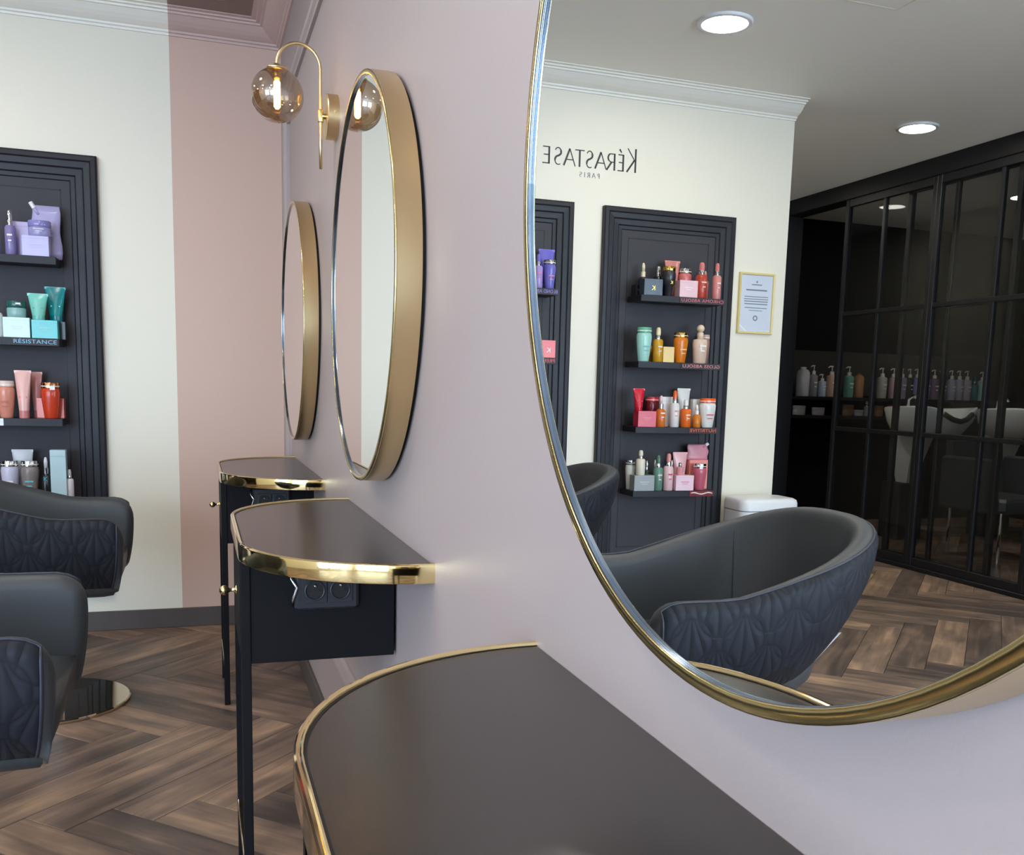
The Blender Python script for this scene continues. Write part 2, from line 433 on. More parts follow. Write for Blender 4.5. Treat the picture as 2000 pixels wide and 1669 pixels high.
added_win = bpy.data.objects.new('added_window', None); COL.objects.link(added_win); added_win['kind'] = 'structure'; added_win.location = (XP-.06, -1.15, .12)  # window added to throw cool daylight onto the near mirror wall
for k in range(4):
    y = -1.15+k*2.3/3
    obj('mullion', MB().box(-.03, .03, y-(.03 if k else 0)-(.03 if k == 3 else 0), y+(.03 if k < 3 else 0)+(.03 if k == 0 else 0), 0, 2.26), m_winframe, added_win)
for z in (0, 2.2): obj('window_rail', MB().box(-.028, .028, -1.10, 1.10, z, z+.06), m_winframe, added_win)
for k in range(3):
    y = -1.15+k*2.3/3
    obj('pane', MB().box(-.004, .004, y+.03, y+2.3/3-.03, .06, 2.2), m_pane, added_win)

# cornice: cove profile extruded along back wall, mirror wall
prof = [(0, 2.470), (.008, 2.470), (.010, 2.478), (.018, 2.481), (.020, 2.488), (.030, 2.492), (.046, 2.500), (.062, 2.512), (.074, 2.524), (.080, 2.530), (.088, 2.531), (.090, 2.538), (.104, 2.539), (.106, 2.545), (.125, 2.546), (.125, 2.55), (0, 2.55)]
ring0 = [(XE, L-d, z) for d, z in prof]; ring1 = [(-d, L-d, z) for d, z in prof]
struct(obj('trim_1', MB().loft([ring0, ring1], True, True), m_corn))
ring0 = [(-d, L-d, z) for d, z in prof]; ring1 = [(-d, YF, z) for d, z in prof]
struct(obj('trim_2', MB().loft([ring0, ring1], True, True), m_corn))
# baseboards
struct(obj('baseboard_back', MB().cbox(XE, -.012, L-.014, L, 0, .084, .003), m_base))
struct(obj('baseboard_right', MB().cbox(-.012, 0, YF, L, 0, .084, .003), m_base))
# panel moulding on the mirror wall
def mould(a, b, axis, name='panel_moulding'):
    P = [(-.022, 0), (-.020, .10), (-.012, .16), (0, .2)]
    w = .045
    sec = [(0, -w/2), (.010, -w/2), (.013, -w*.36), (.020, -w*.22), (.024, -w*.05), (.022, w*.12), (.013, w*.2), (.012, w*.34), (.006, w*.5), (0, w*.5)]
    if axis == 'y': r0 = [(-d, a[0], a[1]+q) for d, q in sec]; r1 = [(-d, b[0], b[1]+q) for d, q in sec]
    else: r0 = [(-d, a[0]+q, a[1]) for d, q in sec]; r1 = [(-d, b[0]+q, b[1]) for d, q in sec]
    return obj(name, MB().loft([r0, r1], True, True), m_mauve, wall_r)
MZ0, MZ1, MY0, MY1 = .325, 2.20, -2.3, 4.06
nt_ = .09
mould((MY0, MZ1), (MY1-nt_, MZ1), 'y'); mould((MY0, MZ0), (MY1-nt_, MZ0), 'y')
mould((MY1, MZ0+nt_), (MY1, MZ1-nt_), 'z'); mould((MY0, MZ0), (MY0, MZ1), 'z')
mould((MY1-nt_, MZ1-nt_), (MY1-nt_, MZ1), 'z'); mould((MY1-nt_, MZ1-nt_), (MY1, MZ1-nt_), 'y')
mould((MY1-nt_, MZ0), (MY1-nt_, MZ0+nt_), 'z'); mould((MY1-nt_, MZ0+nt_), (MY1, MZ0+nt_), 'y')

# ------------------------------------------------------------------ glazed partition
head = struct(obj('trim_3', MB().cbox(XP-.11, XP+.03, 2.3, YR, 2.44, ZC, .004), m_black))
sill = struct(obj('trim_4', MB().cbox(XP-.11, XP+.03, 2.3, 5.83, 0, .028, .004), m_black))
struct(obj('trim_5', MB().cbox(XP-.11, XP+.03, 6.50, 6.56, .0, 2.44, .004), m_black))
struct(obj('wall_partition', MB().box(XP-.08, XP-.02, 6.56, YR, -.006, 2.44), m_wash))
dn = 0
def glazed_door(y0, y1, ym, x):
    global dn; dn += 1
    d = bpy.data.objects.new('door_%d' % dn, None); COL.objects.link(d); d['kind'] = 'structure'; d.location = (x, y0, .028)
    w = y1-y0; H = 2.412; t = .018; s = .036
    for a in (0, w-s): obj('stile', MB().cbox(-t, t, a, a+s, 0, H, .003), m_black, d)
    obj('mullion', MB().cbox(-t*.8, t*.8, ym-y0-.014, ym-y0+.014, .05, H-.05, .003), m_black, d)
    for z in (0, .82, 1.62, H-.05):
        hh = .05 if z in (0, H-.05) else .028
        obj('rail', MB().cbox(-t*.9, t*.9, s, w-s, z, z+hh, .003), m_black, d)
    for a, b in ((s, ym-y0-.014), (ym-y0+.014, w-s)):
        for z0, z1 in ((.05, .82), (.848, 1.62), (1.648, H-.05)):
            obj('pane', MB().box(-.003, .003, a, b, z0, z1), m_smoke, d)
glazed_door(4.94, 5.82, 5.42, XP)
glazed_door(4.02, 4.94, 4.43, XP)
glazed_door(3.15, 4.02, 3.58, XP)
glazed_door(2.30, 3.15, 2.72, XP)
glazed_door(4.33, 5.25, 4.83, XP-.05)

# ------------------------------------------------------------------ ceiling downlights
def downlight(x, y, label, lit=True):
    t = thing('ceiling_downlight', label, 'downlight', (x, y, ZC-.012), 0, 'round recessed downlights')
    rr = [[(q*cos(2*pi*k/40), q*sin(2*pi*k/40), z) for q, z in ((.092, .001), (.096, 0), (.108, .002), (.112, .008), (.112, .012), (.092, .012))] for k in range(40)]
    obj('trim_ring', MB().loft(rr+[rr[0]]), m_white, t, ang=40)
    obj('diffuser', MB().lathe([(.0925, .003), (.0925, .006), (.0925, .011)], n=40), m_diff if lit else m_white, t)
downlight(-1.752, 3.585, 'round white downlight reflected nearest the top of the large mirror')
downlight(-3.475, 4.482, 'round white downlight reflected above the black glazed partition')
downlight(-.285, 4.03, 'unlit round ceiling fitting in the mauve strip above the pink wall', False)
for x, y in ((-1.752, 2.0), (-1.752, .4), (-1.752, -1.2), (-3.475, 2.9), (-3.475, 1.3), (-3.475, -.3), (-3.475, -1.9), (-.95, 2.75), (-.95, 1.2), (-3.3, 6.3), (-5.4, 5.6)):  # the pair nearest the mirrors is added to brighten the back wall
    downlight(x, y, 'assumed round white downlight in the pale salon ceiling outside the view')

# ------------------------------------------------------------------ round mirrors
def ring_loft(prof, n=128):
    """prof: list of (x, r) around the wall axis -> closed ring surface"""
    mb = MB(); rings = []
    for k in range(n):
        a = 2*pi*k/n; rings.append([(x, r*cos(a), r*sin(a)) for x, r in prof])
    rings.append(rings[0]); return mb.loft(rings, False, False, True)
def mirror(y, label):
    t = thing('wall_mirror', label, 'mirror', (0, y, ZM), 0, 'round brass framed mirrors')
    D = TMR; R = RM
    obj('back_plate', MB().lathe([(R-.012, -.012), (R-.012, 0)], n=96, axis='x'), m_dark, t)
    obj('frame_band', ring_loft([(-.010, R-.010), (-.008, R-.001), (-.010, R), (-D+.004, R), (-D+.003, R-.004), (-.012, R-.006)]), m_satin, t, ang=35)
    obj('frame_lip', ring_loft([(-D+.004, R), (-D+.0012, R-.0002), (-D+.0002, R-.0012), (-D, R-.005), (-D+.0002, R-.0090), (-D+.0010, R-.0098), (-D+.003, R-.0098), (-D+.006, R-.006)]), m_lipg, t, True)
    obj('inner_edge', ring_loft([(-D+.0012, R-.0099), (-D+.0024, R-.0101), (-D+.0027, R-.0104), (-D+.0038, R-.0104), (-D+.0041, R-.0107), (-D+.0130, R-.0107), (-D+.0130, R-.006), (-D+.003, R-.006)]), m_lip, t, ang=25)
    obj('mirror_glass', MB().lathe([(R-.0108, -D+.0050), (R-.0095, -D+.0062), (R-.0095, -.012)], n=128, axis='x'), m_mirror, t, ang=20)
    return t
mirror(YM[0], 'large nearest round mirror with thin brass rim reflecting the salon')
mirror(YM[1], 'middle round mirror with deep brass band beside the globe wall lamp')
mirror(YM[2], 'farthest and smallest looking round mirror near the pink corner')

# ------------------------------------------------------------------ consoles
CR, CW = .303, .4813
def dpath(off=0.0, n=22):
    """D outline, off = inset; from near wall end round the front to the far wall end"""
    r = CR-off; c = CW-CR; P = []
    for k in range(n+1):
        a = pi/2*k/n; P.append((-r*sin(a), -c-r*cos(a)))
    for k in range(n+1):
        a = pi/2*k/n; P.append((-r*cos(a), c+r*sin(a)))
    return P
def console(y, label):
    t = thing('console_table', label, 'table', (0, y, 0), 0, 'half round wall consoles')
    z1 = TZ; z0 = TZ-.031
    # top
    P = dpath(.0105)
    P = [(min(p[0], -.001), p[1]) for p in P]
    obj('table_top', MB().loft([[(p[0], p[1], z) for p in P] for z in (z0+.004, z1-.0022)], True, True), m_top, t)
    # dark joint between the top and the rim
    Pa, Pb = dpath(.0108), dpath(.0082)
    mb = MB(); secs = []
    for a, b in zip(Pa, Pb): secs.append([(a[0], a[1], z1-.004), (b[0], b[1], z1-.004), (b[0], b[1], z1-.0016), (a[0], a[1], z1-.0016)])
    obj('joint', mb.loft(secs, True, True), m_dark, t)
    # brass rim
    prof = [(.0085, z1-.001), (.0078, z1+.0012), (.0062, z1+.0018), (.0048, z1+.0010), (.0040, z1+.0018), (.0020, z1+.0016), (.0004, z1), (0, z1-.002), (0, z0+.002), (.0006, z0), (.0085, z0)]
    paths = [dpath(q[0]) for q in prof]
    secs = [[(paths[i][k][0], paths[i][k][1], prof[i][1]) for i in range(len(prof))] for k in range(len(paths[0]))]
    obj('brass_rim', MB().loft(secs, True, True), m_brass, t, ang=30)
    # drawer box with legs
    bx0, bx1 = -.282, -.006; hw = .168; zb = .552
    obj('drawer_box', MB().cbox(bx0, bx1, -hw, hw, zb, z0, .0015), m_cabinet, t)
    dr = obj('drawer_front', MB().cbox(bx0-.016, bx0, -hw+.012, hw-.012, zb+.008, z0-.012, .002), m_cabinet, t)
    kb = MB().lathe([(.0095, 0), (.0095, -.002), (.004, -.0045), (.0035, -.014), (.006, -.017), (.0098, -.022), (.0102, -.027), (.0075, -.0325), (.002, -.035)], c=(bx0-.016, 0, .662), n=20, axis='x')
    obj('knob', kb, m_brass, dr, True)
    for s in (-1, 1):
        y0 = s*(hw-.001)
        obj('leg', MB().cbox(bx0-.016, bx0+.002, min(y0, y0+s*-.026)+(0 if s > 0 else -.004), max(y0, y0+s*-.026)+(.004 if s > 0 else 0), 0, z0, .0015), m_cabinet, t)
    obj('foot_rail', MB().cbox(bx0-.016, bx0+.002, -hw+.026, hw-.026, .125, .150, .0015), m_brass, t)
    obj('wall_bracket', MB().cbox(-.030, 0, -hw-.006, -hw, z0-.06, z0, .001), m_cabinet, t)
    # power outlet on the near side panel
    ob = thing_part('power_outlet', t)
    sx0, sx1, sz0, sz1 = -.200, -.078, .655, .735
    obj('housing', MB().cbox(sx0, sx1, -hw-.016, -hw, sz0, sz1, .006), m_socket, ob)
    for i, cx in enumerate((-.163, -.115)):
        obj('socket_plate', MB().cbox(cx-.0235, cx+.0235, -hw-.0195, -hw-.016, .669, .718, .001), m_socket, ob)
        obj('socket_ring', ring_y(cx, -hw-.0195, .6935, .0195, .0165, .0025), m_socket, ob, True)
        obj('socket_well', MB().lathe([(.0165, -.0003), (.0165, .001)], c=(cx, -hw-.0195, .6935), n=20, axis='y'), m_dark, ob)
        pin = MB().lathe([(.0022, -.006), (.0022, 0)], c=(cx, -hw-.0195, .7035), n=10, axis='y')
        obj('earth_pin', pin, m_chrome, ob, True)
        for dx in (-.0095, .0095):
            obj('pin_hole', MB().lathe([(.0025, -.0006), (.0025, 0)], c=(cx+dx, -hw-.0195, .6935), n=10, axis='y'), m_black, ob)
    obj('clip', MB().tube([(sx0-.004, -hw-.004, .732), (sx0-.006, -hw-.014, .716), (sx0+.004, -hw-.018, .700), (sx0-.002, -hw-.014, .682), (sx0-.006, -hw-.006, .662)], .0028, 8), m_chrome, ob, True)
    return t
def thing_part(name, parent):
    o = bpy.data.objects.new(name, None); COL.objects.link(o); o.parent = parent; o.empty_display_size = .02; return o
def ring_y(cx, cy, cz, ro, ri, h):
    mb = MB(); rings = []; n = 24
    for k in range(n+1):
        a = 2*pi*(k % n)/n
        rings.append([(cx+r*cos(a), cy+yy, cz+r*sin(a)) for r, yy in ((ro, 0), (ro, -h), (ri, -h), (ri, 0))])
    return mb.loft(rings)
console(YM[0], 'nearest half round console with taupe top and brass rim under large mirror')
console(YM[1], 'middle half round console with brass rim and black drawer box')
console(YM[2], 'farthest half round console with brass rim beside the pink wall')

# ------------------------------------------------------------------ globe wall lamp
LY = 2.690
lamp = thing('wall_lamp', 'brass wall lamp with smoked glass globe between the two farther mirrors', 'lamp', (0, LY, 1.782))
obj('wall_plate', MB().lathe([(.057, 0), (.057, -.028), (.055, -.030)], n=48, axis='x'), m_satin, lamp, ang=40)
obj('plate_screw', MB().lathe([(.003, 0), (.003, -.004)], c=(-.012, -.0565, .002), n=10, axis='y'), m_brass, lamp)
obj('joint_stub', MB().lathe([(.007, -.028), (.007, -.041)], n=16, axis='x'), m_brass, lamp, True)
obj('collar', MB().lathe([(.0068, -.016), (.0075, -.014), (.0075, .014), (.0068, .016)], c=(-.043, 0, 0), n=18), m_satin, lamp, True)
arm = [(-.043, 0, -.134), (-.043, 0, -.06), (-.043, 0, .03), (-.043, 0, .115)]
ra = .0555
for k in range(1, 17):
    a = pi*k/16; arm.append((-.043-ra+ra*cos(a), 0, .115+ra*sin(a)*1.06))
arm.append((-.154, 0, .106))
obj('curved_arm', MB().tube(arm, [.0042]*len(arm), 12), m_satin, lamp, True)
GZ = .039
obj('globe_cap', MB().lathe([(.006, GZ+.078), (.010, GZ+.074), (.026, GZ+.068), (.027, GZ+.063), (.020, GZ+.060)], c=(-.154, 0, 0), n=28), m_satin, lamp, True)
gp = []
for k in range(1, 32):
    a = pi*k/32; gp.append((.0675*sin(a), GZ-.0675*cos(a)))
obj('glass_globe', MB().lathe([q for q in gp if q[1] < GZ+.063], c=(-.154, 0, 0), n=48), m_globe, lamp, True)
bl = obj('bulb', MB().lathe([(.004, GZ-.034), (.0085, GZ-.028), (.0085, GZ+.032), (.004, GZ+.038)], c=(-.154, 0, 0), n=16), m_bulb, lamp, True)
obj('bulb_socket', MB().lathe([(.011, GZ+.038), (.011, GZ+.064)], c=(-.154, 0, 0), n=16), m_satin, lamp, True)

# ------------------------------------------------------------------ salon chairs
def chair(loc, label, rotz=0):
    t = thing('salon_chair', label, 'chair', loc, rotz, 'quilted tub styling chairs')
    XFT, XC, HWID, AB = .235, -.06, .310, .355
    # outer plan path with arc length
    path = []
    n1, n2 = 9, 30
    for k in range(n1):
        q = (k/n1)**1.7; path.append((XFT+(XC-XFT)*q, -HWID+.012*((1-q)**2)))
    for k in range(n2+1):
        a = -pi/2-pi*k/n2; e = .82
        ca, sa = cos(a), sin(a)
        path.append((XC+AB*math.copysign(abs(ca)**e, ca), HWID*math.copysign(abs(sa)**e, sa)))
    for k in range(1, n1+1):
        q = 1-(1-k/n1)**1.7; path.append((XC+(XFT-XC)*q, HWID-.012*(q**2)))
    n = len(path)
    def nrm(i):
        a = Vector(path[max(i-1, 0)]); b = Vector(path[min(i+1, n-1)]); d = (b-a).normalized()
        return Vector((d.y, -d.x))       # inward
    cen = Vector((0, 0))
    def top(x):
        s = min(1, max(0, (.06-x)/.48))
        e = min(1, max(0, (x-XFT+.046)/.066))
        return .657+.148*s**1.15-.064*(1-sqrt(1-e*e))
    def back(x):                         # 0 on the arms, 1 at the back
        s = min(1, max(0, (.02-x)/.40)); return s*s*(3-2*s)
    ZB = .405; TH = .058
    def tp_(bk): return .105+.085*bk
    def prof(i, grow=0.0, vmin=0.0, vmax=1.0, nv=9, tip=0.0):
        x, y = path[i]; nn = nrm(i); h = top(x+tip); bk = back(x); tp = .105+.085*bk
        out = []
        for k in range(nv+1):
            v = vmin+(vmax-vmin)*k/nv
            z = ZB+(h-TH/2-ZB)*v; o = tp*(1-v)**(3-1.3*bk)-grow
            out.append((o, z))
        if grow:                                  # the panel wraps part of the rolled top edge
            for k in range(1, 4):
                a = math.radians(62-26*bk)*k/3
                out.append((TH/2-(TH/2+grow)*cos(a), h-TH/2+(TH/2+grow)*sin(a)))
        return nn, h, bk, out
    def place(i, o, z, tip=0.0, mid=None):
        nn = nrm(i); p = Vector(path[i])+nn*o
        back_ = .026*max(0, p.x/XFT)*max(0, (.66-z)/.26)**3
        return (p.x+tip-back_, p.y, z)
    # upholstered body: closed section swept along the path with rounded ends
    def section(i, shrink=0.0, tip=0.0):
        nn, h, bk, out = prof(i, tip=tip)
        pts = list(out); lean = .015+.055*bk
        for k in range(1, 8):
            a = pi*k/8; pts.append((TH/2-TH/2*cos(a), h-TH/2+TH/2*sin(a)))
        for k in range(6):
            v = k/5; pts.append((TH+lean*v, (h-TH/2)+(.450-(h-TH/2))*v))
        pts.append((max(TH+lean, tp_(bk)+.012), ZB+.012))
        cx = sum(p[0] for p in pts)/len(pts); 
        res = []
        for o, z in pts:
            oo = o+(TH/2+.01-o)*shrink; zz = z+(.54-z)*shrink*.16
            res.append(place(i, oo, zz, tip))
        return res
    secs = [section(0, .9, .020), section(0, .55, .017), section(0, .22, .010)]+[section(i) for i in range(n)]+[section(n-1, .22, .010), section(n-1, .55, .017), section(n-1, .9, .020)]
    obj('upholstered_shell', MB().loft(secs, True, True), m_leather, t, True)
    # quilted outer panel
    grid = []; S = 0; sl = [0]
    for i in range(1, n): S += (Vector(path[i])-Vector(path[i-1])).length; sl.append(S)
    vs, fs, uv = [], [], []
    NV = 12
    for i in range(n):
        nn, h, bk, out = prof(i, .0035, .02, 1.0, NV-3)
        for k, (o, z) in enumerate(out):
            e = 0.0035 if k in (0, NV) or i in (0, n-1) else 0
            vs.append(place(i, o+e, z)); uv.append((sl[i], z-h*.35))
    m_ = NV+1
    for i in range(n-1):
        for k in range(NV):
            a = i*m_+k; fs.append((a, a+1, a+m_+1, a+m_))
    me = bpy.data.meshes.new('quilted_panel'); me.from_pydata(vs, [], fs); bm_fix(me); me.shade_smooth()
    ul = me.uv_layers.new(name='UVMap')
    for lp in me.loops: ul.data[lp.index].uv = uv[lp.vertex_index]
    q = link('quilted_panel', me, m_quilt, t)
    edge = [Vector(vs[i*m_+NV]) for i in range(n)]
    front0 = [Vector(vs[k]) for k in range(m_)]; front1 = [Vector(vs[(n-1)*m_+k]) for k in range(m_-1, -1, -1)]
    obj('piping', MB().tube(front0+edge[1:-1]+front1, .0032, 6), m_stitch, q, True)
    # inner seam where arm and back panels meet
    for i in (n1+5, n-n1-6):
        x, y = path[i]; h = top(x); bk = back(x); lean = .015+.055*bk
        pts = [place(i, TH+lean*v-.0008, (h-TH/2)+(.47-(h-TH/2))*v) for v in [k/8 for k in range(9)]]
        obj('seam', MB().tube(pts, .0016, 5), m_stitch, t, True)
    # seat cushion
    def inner(off, xf):
        P = []
        for i in range(n):
            bk = back(path[i][0]); p = Vector(path[i])+nrm(i)*(TH+.015+.055*bk+off); P.append((min(p.x, xf), p.y))
        return P
    R = [(inner(.05, XFT-.05), .392), (inner(.02, XFT-.022), .402), (inner(.0, XFT-.010), .425), (inner(-.008, XFT+.004), .462), (inner(0, XFT-.004), .484), (inner(.03, XFT-.05), .494), (inner(.10, XFT-.12), .497)]
    obj('seat_cushion', MB().loft([[(x, y, z) for x, y in P] for P, z in R], True, True), m_seat, t, True)
    obj('under_pan', MB().loft([[(x*.72-.03, y*.7, z) for x, y in inner(.03, XFT-.06)] for z in (.355, .396)], True, True), m_cabinet, t)
    obj('column', MB().lathe([(.040, .016), (.032, .024), (.030, .30), (.045, .305), (.045, .356)], n=28), m_chrome, t, ang=40)
    obj('base_disc', MB().lathe([(.236, 0), (.240, .003), (.240, .009), (.236, .012), (.06, .016), (.0, .016)], n=72), m_discm, t, ang=30)
    i = n1+6
    nn, h, bk, out = prof(i, .004, .20, .44, 1); out = out[:2]
    a0 = Vector(place(i, out[0][0], out[0][1])); a1 = Vector(place(i, out[1][0], out[1][1]))
    side = Vector((-nn.y, nn.x, 0))*.008; ou = Vector((-nn.x, -nn.y, 0))*.004
    vs = [a0-side, a0+side, a1+side, a1-side]; vs += [v+ou for v in vs]
    obj('care_tag', MB().add(vs, [(0,1,2,3),(4,5,6,7),(0,1,5,4),(1,2,6,5),(2,3,7,6),(3,0,4,7)]), m_white, t)
    return t
chair((-.855, 2.000, 0), 'nearer charcoal tub chair with quilted back facing the middle mirror')
chair((-.842, 3.435, 0), 'farther charcoal tub chair on bronze disc base facing the farthest mirror')

# ------------------------------------------------------------------ product display frames
FZ0, FZ1 = .157, 1.966
SHZ = (1.545, 1.230, .915, .600)
SFY = 4.245
def display(x0, x1, sx0, sx1, label, shelf_labels):
    t = thing('display_frame', label, 'display frame', ((x0+x1)/2, L, FZ0), 0, 'black wall display frames')
    cx = (x0+x1)/2; w = x1-x0; H = FZ1-FZ0
    pr = [(0, 0), (0, .026), (.006, .030), (.022, .031), (.028, .026), (.050, .024), (.056, .018), (.060, .018), (.080, .016), (.085, .010), (.100, .009), (.105, .004), (.105, 0)]
    rings = []
    for o, d in pr:
        rings.append([(-w/2+o, -d, o), (w/2-o, -d, o), (w/2-o, -d, H-o), (-w/2+o, -d, H-o)])
    # four mitred members
    for side in range(4):
        mb = MB(); a, b = side, (side+1) % 4
        mb.loft([[r[a] for r in rings], [r[b] for r in rings]], True, True, True)
        obj('frame_moulding', mb, m_frameblk, t)
    obj('back_panel', MB().box(-w/2+.104, w/2-.104, -.006, 0, .104, H-.104), m_panel, t)
    g = .138
    gb = MB()
    for xa, xb, za, zb in ((-w/2+g, w/2-g, H-g-.004, H-g), (-w/2+g, w/2-g, g, g+.004), (-w/2+g, -w/2+g+.004, g, H-g), (w/2-g-.004, w/2-g, g, H-g)):
        gb.box(xa, xb, -.0075, -.006, za, zb)
    obj('panel_bead', gb, m_black, t)
    for k, z in enumerate(SHZ):
        g_ = thing('shelf_ledge', shelf_labels[k], 'shelf', ((sx0+sx1)/2, L-.0078, z-.030), 0, 'black ledges in the display frames')
        hw_ = (sx1-sx0)/2; yf_ = SFY-L+.0078
        obj('board', MB().cbox(-hw_, hw_, yf_+.004, 0, .003, .030, .0015), m_frameblk, g_)
        obj('front_edge', MB().cbox(-hw_, hw_, yf_, yf_+.0045, 0, .0298, .001), m_frameblk, g_)
    return t, cx
D1, c1 = display(-1.4472, -.7295, -1.330, -.876, 'black moulded display frame with shelves beside the pink wall',
 ('black ledge holding the violet products', 'black ledge holding the teal tube and aqua jar', 'black ledge holding the peach and amber red bottles', 'black ledge with silver products just above the farther chair back'))
D2, c2 = display(-2.3266, -1.6042, -2.205, -1.750, 'black moulded display frame with shelves reflected in full in the large mirror',
 ('black top ledge holding dusty pink and black products', 'black ledge holding mint and amber bottles', 'black ledge holding red, white and orange products', 'black lowest ledge holding green and pink products'))

def strip(x0, x1, zt, body, ink, size, parent, cx, label, bgc=(62, 56, 58), glare=0):
    zc = zt-.016
    t = thing('shelf_label', label, 'label', ((x0+x1)/2, SFY-.0015, zt-.030), 0, 'product line labels on the shelves')
    w = (x1-x0)
    obj('strip', MB().cbox(-w/2, w/2, -.0015, .0015, .001, .029, .0005), mat('strip_'+body.lower()[:6], lin(*bgc), .4, var=.02, spec=.2), t)
    me = text_mesh(body, size, .0004, 'CENTER', 1.05)
    ink_m = mat('ink_'+body.lower()[:6], lin(*ink), .4)
    link('lettering', me, ink_m, t, (0, -.0022, .0085), (pi/2, 0, 0))
    # fit the width
    xs = [v.co.x for v in me.vertices]; f = (w*.93)/(max(xs)-min(xs))
    for v in me.vertices: v.co.x *= f; v.co.y *= 1.0
    return t
strip(-1.043, -.880, SHZ[1], 'RÉSISTANCE', (120, 190, 225), .0215, D1, c1, 'shelf label with pale blue capitals under the turquoise carton')
strip(-1.327, -1.165, SHZ[0], 'BLOND ABSOLU', (128, 118, 205), .0215, D1, c1, 'shelf label with violet capitals under the purple shampoo')
strip(-1.322, -1.205, SHZ[1], 'PREMIÈRE', (215, 70, 72), .0215, D1, c1, 'shelf label with red capitals under the coral red carton')
strip(-2.204, -1.955, SHZ[0], 'CHROMA ABSOLU', (205, 105, 112), .0215, D2, c2, 'shelf label with dark rose capitals under the red spray bottle')
strip(-2.200, -1.980, SHZ[1], 'GLOSS ABSOLU', (222, 138, 140), .0215, D2, c2, 'shelf label with pale pink capitals under the beige bottle')
strip(-2.197, -2.040, SHZ[2], 'NUTRITIVE', (232, 92, 36), .0215, D2, c2, 'shelf label with orange capitals under the white shampoo')
t = thing('shelf_label', 'shelf label with modelled white glare under the pink products', 'label', (-2.128, SFY-.0015, SHZ[3]-.030), 0, 'product line labels on the shelves')
obj('strip', MB().cbox(-.068, .068, -.0015, .0015, .001, .029, .0005), mat('strip_dark_red', lin(120, 36, 40), .12), t)
obj('glare_wave', MB().tube([(-.060+.012*k, -.003, .016+.004*sin(k*.9)) for k in range(11)], .0032, 6), m_white, t, True)  # white squiggle stands for glare on the label strip
t = thing('shelf_label', 'small white blank shelf tag left of the orange shampoo', 'label', (-1.098, SFY-.0015, SHZ[2]-.030), 0, 'product line labels on the shelves')
obj('strip', MB().cbox(-.012, .012, -.0015, .0015, .001, .029, .0005), m_white, t)

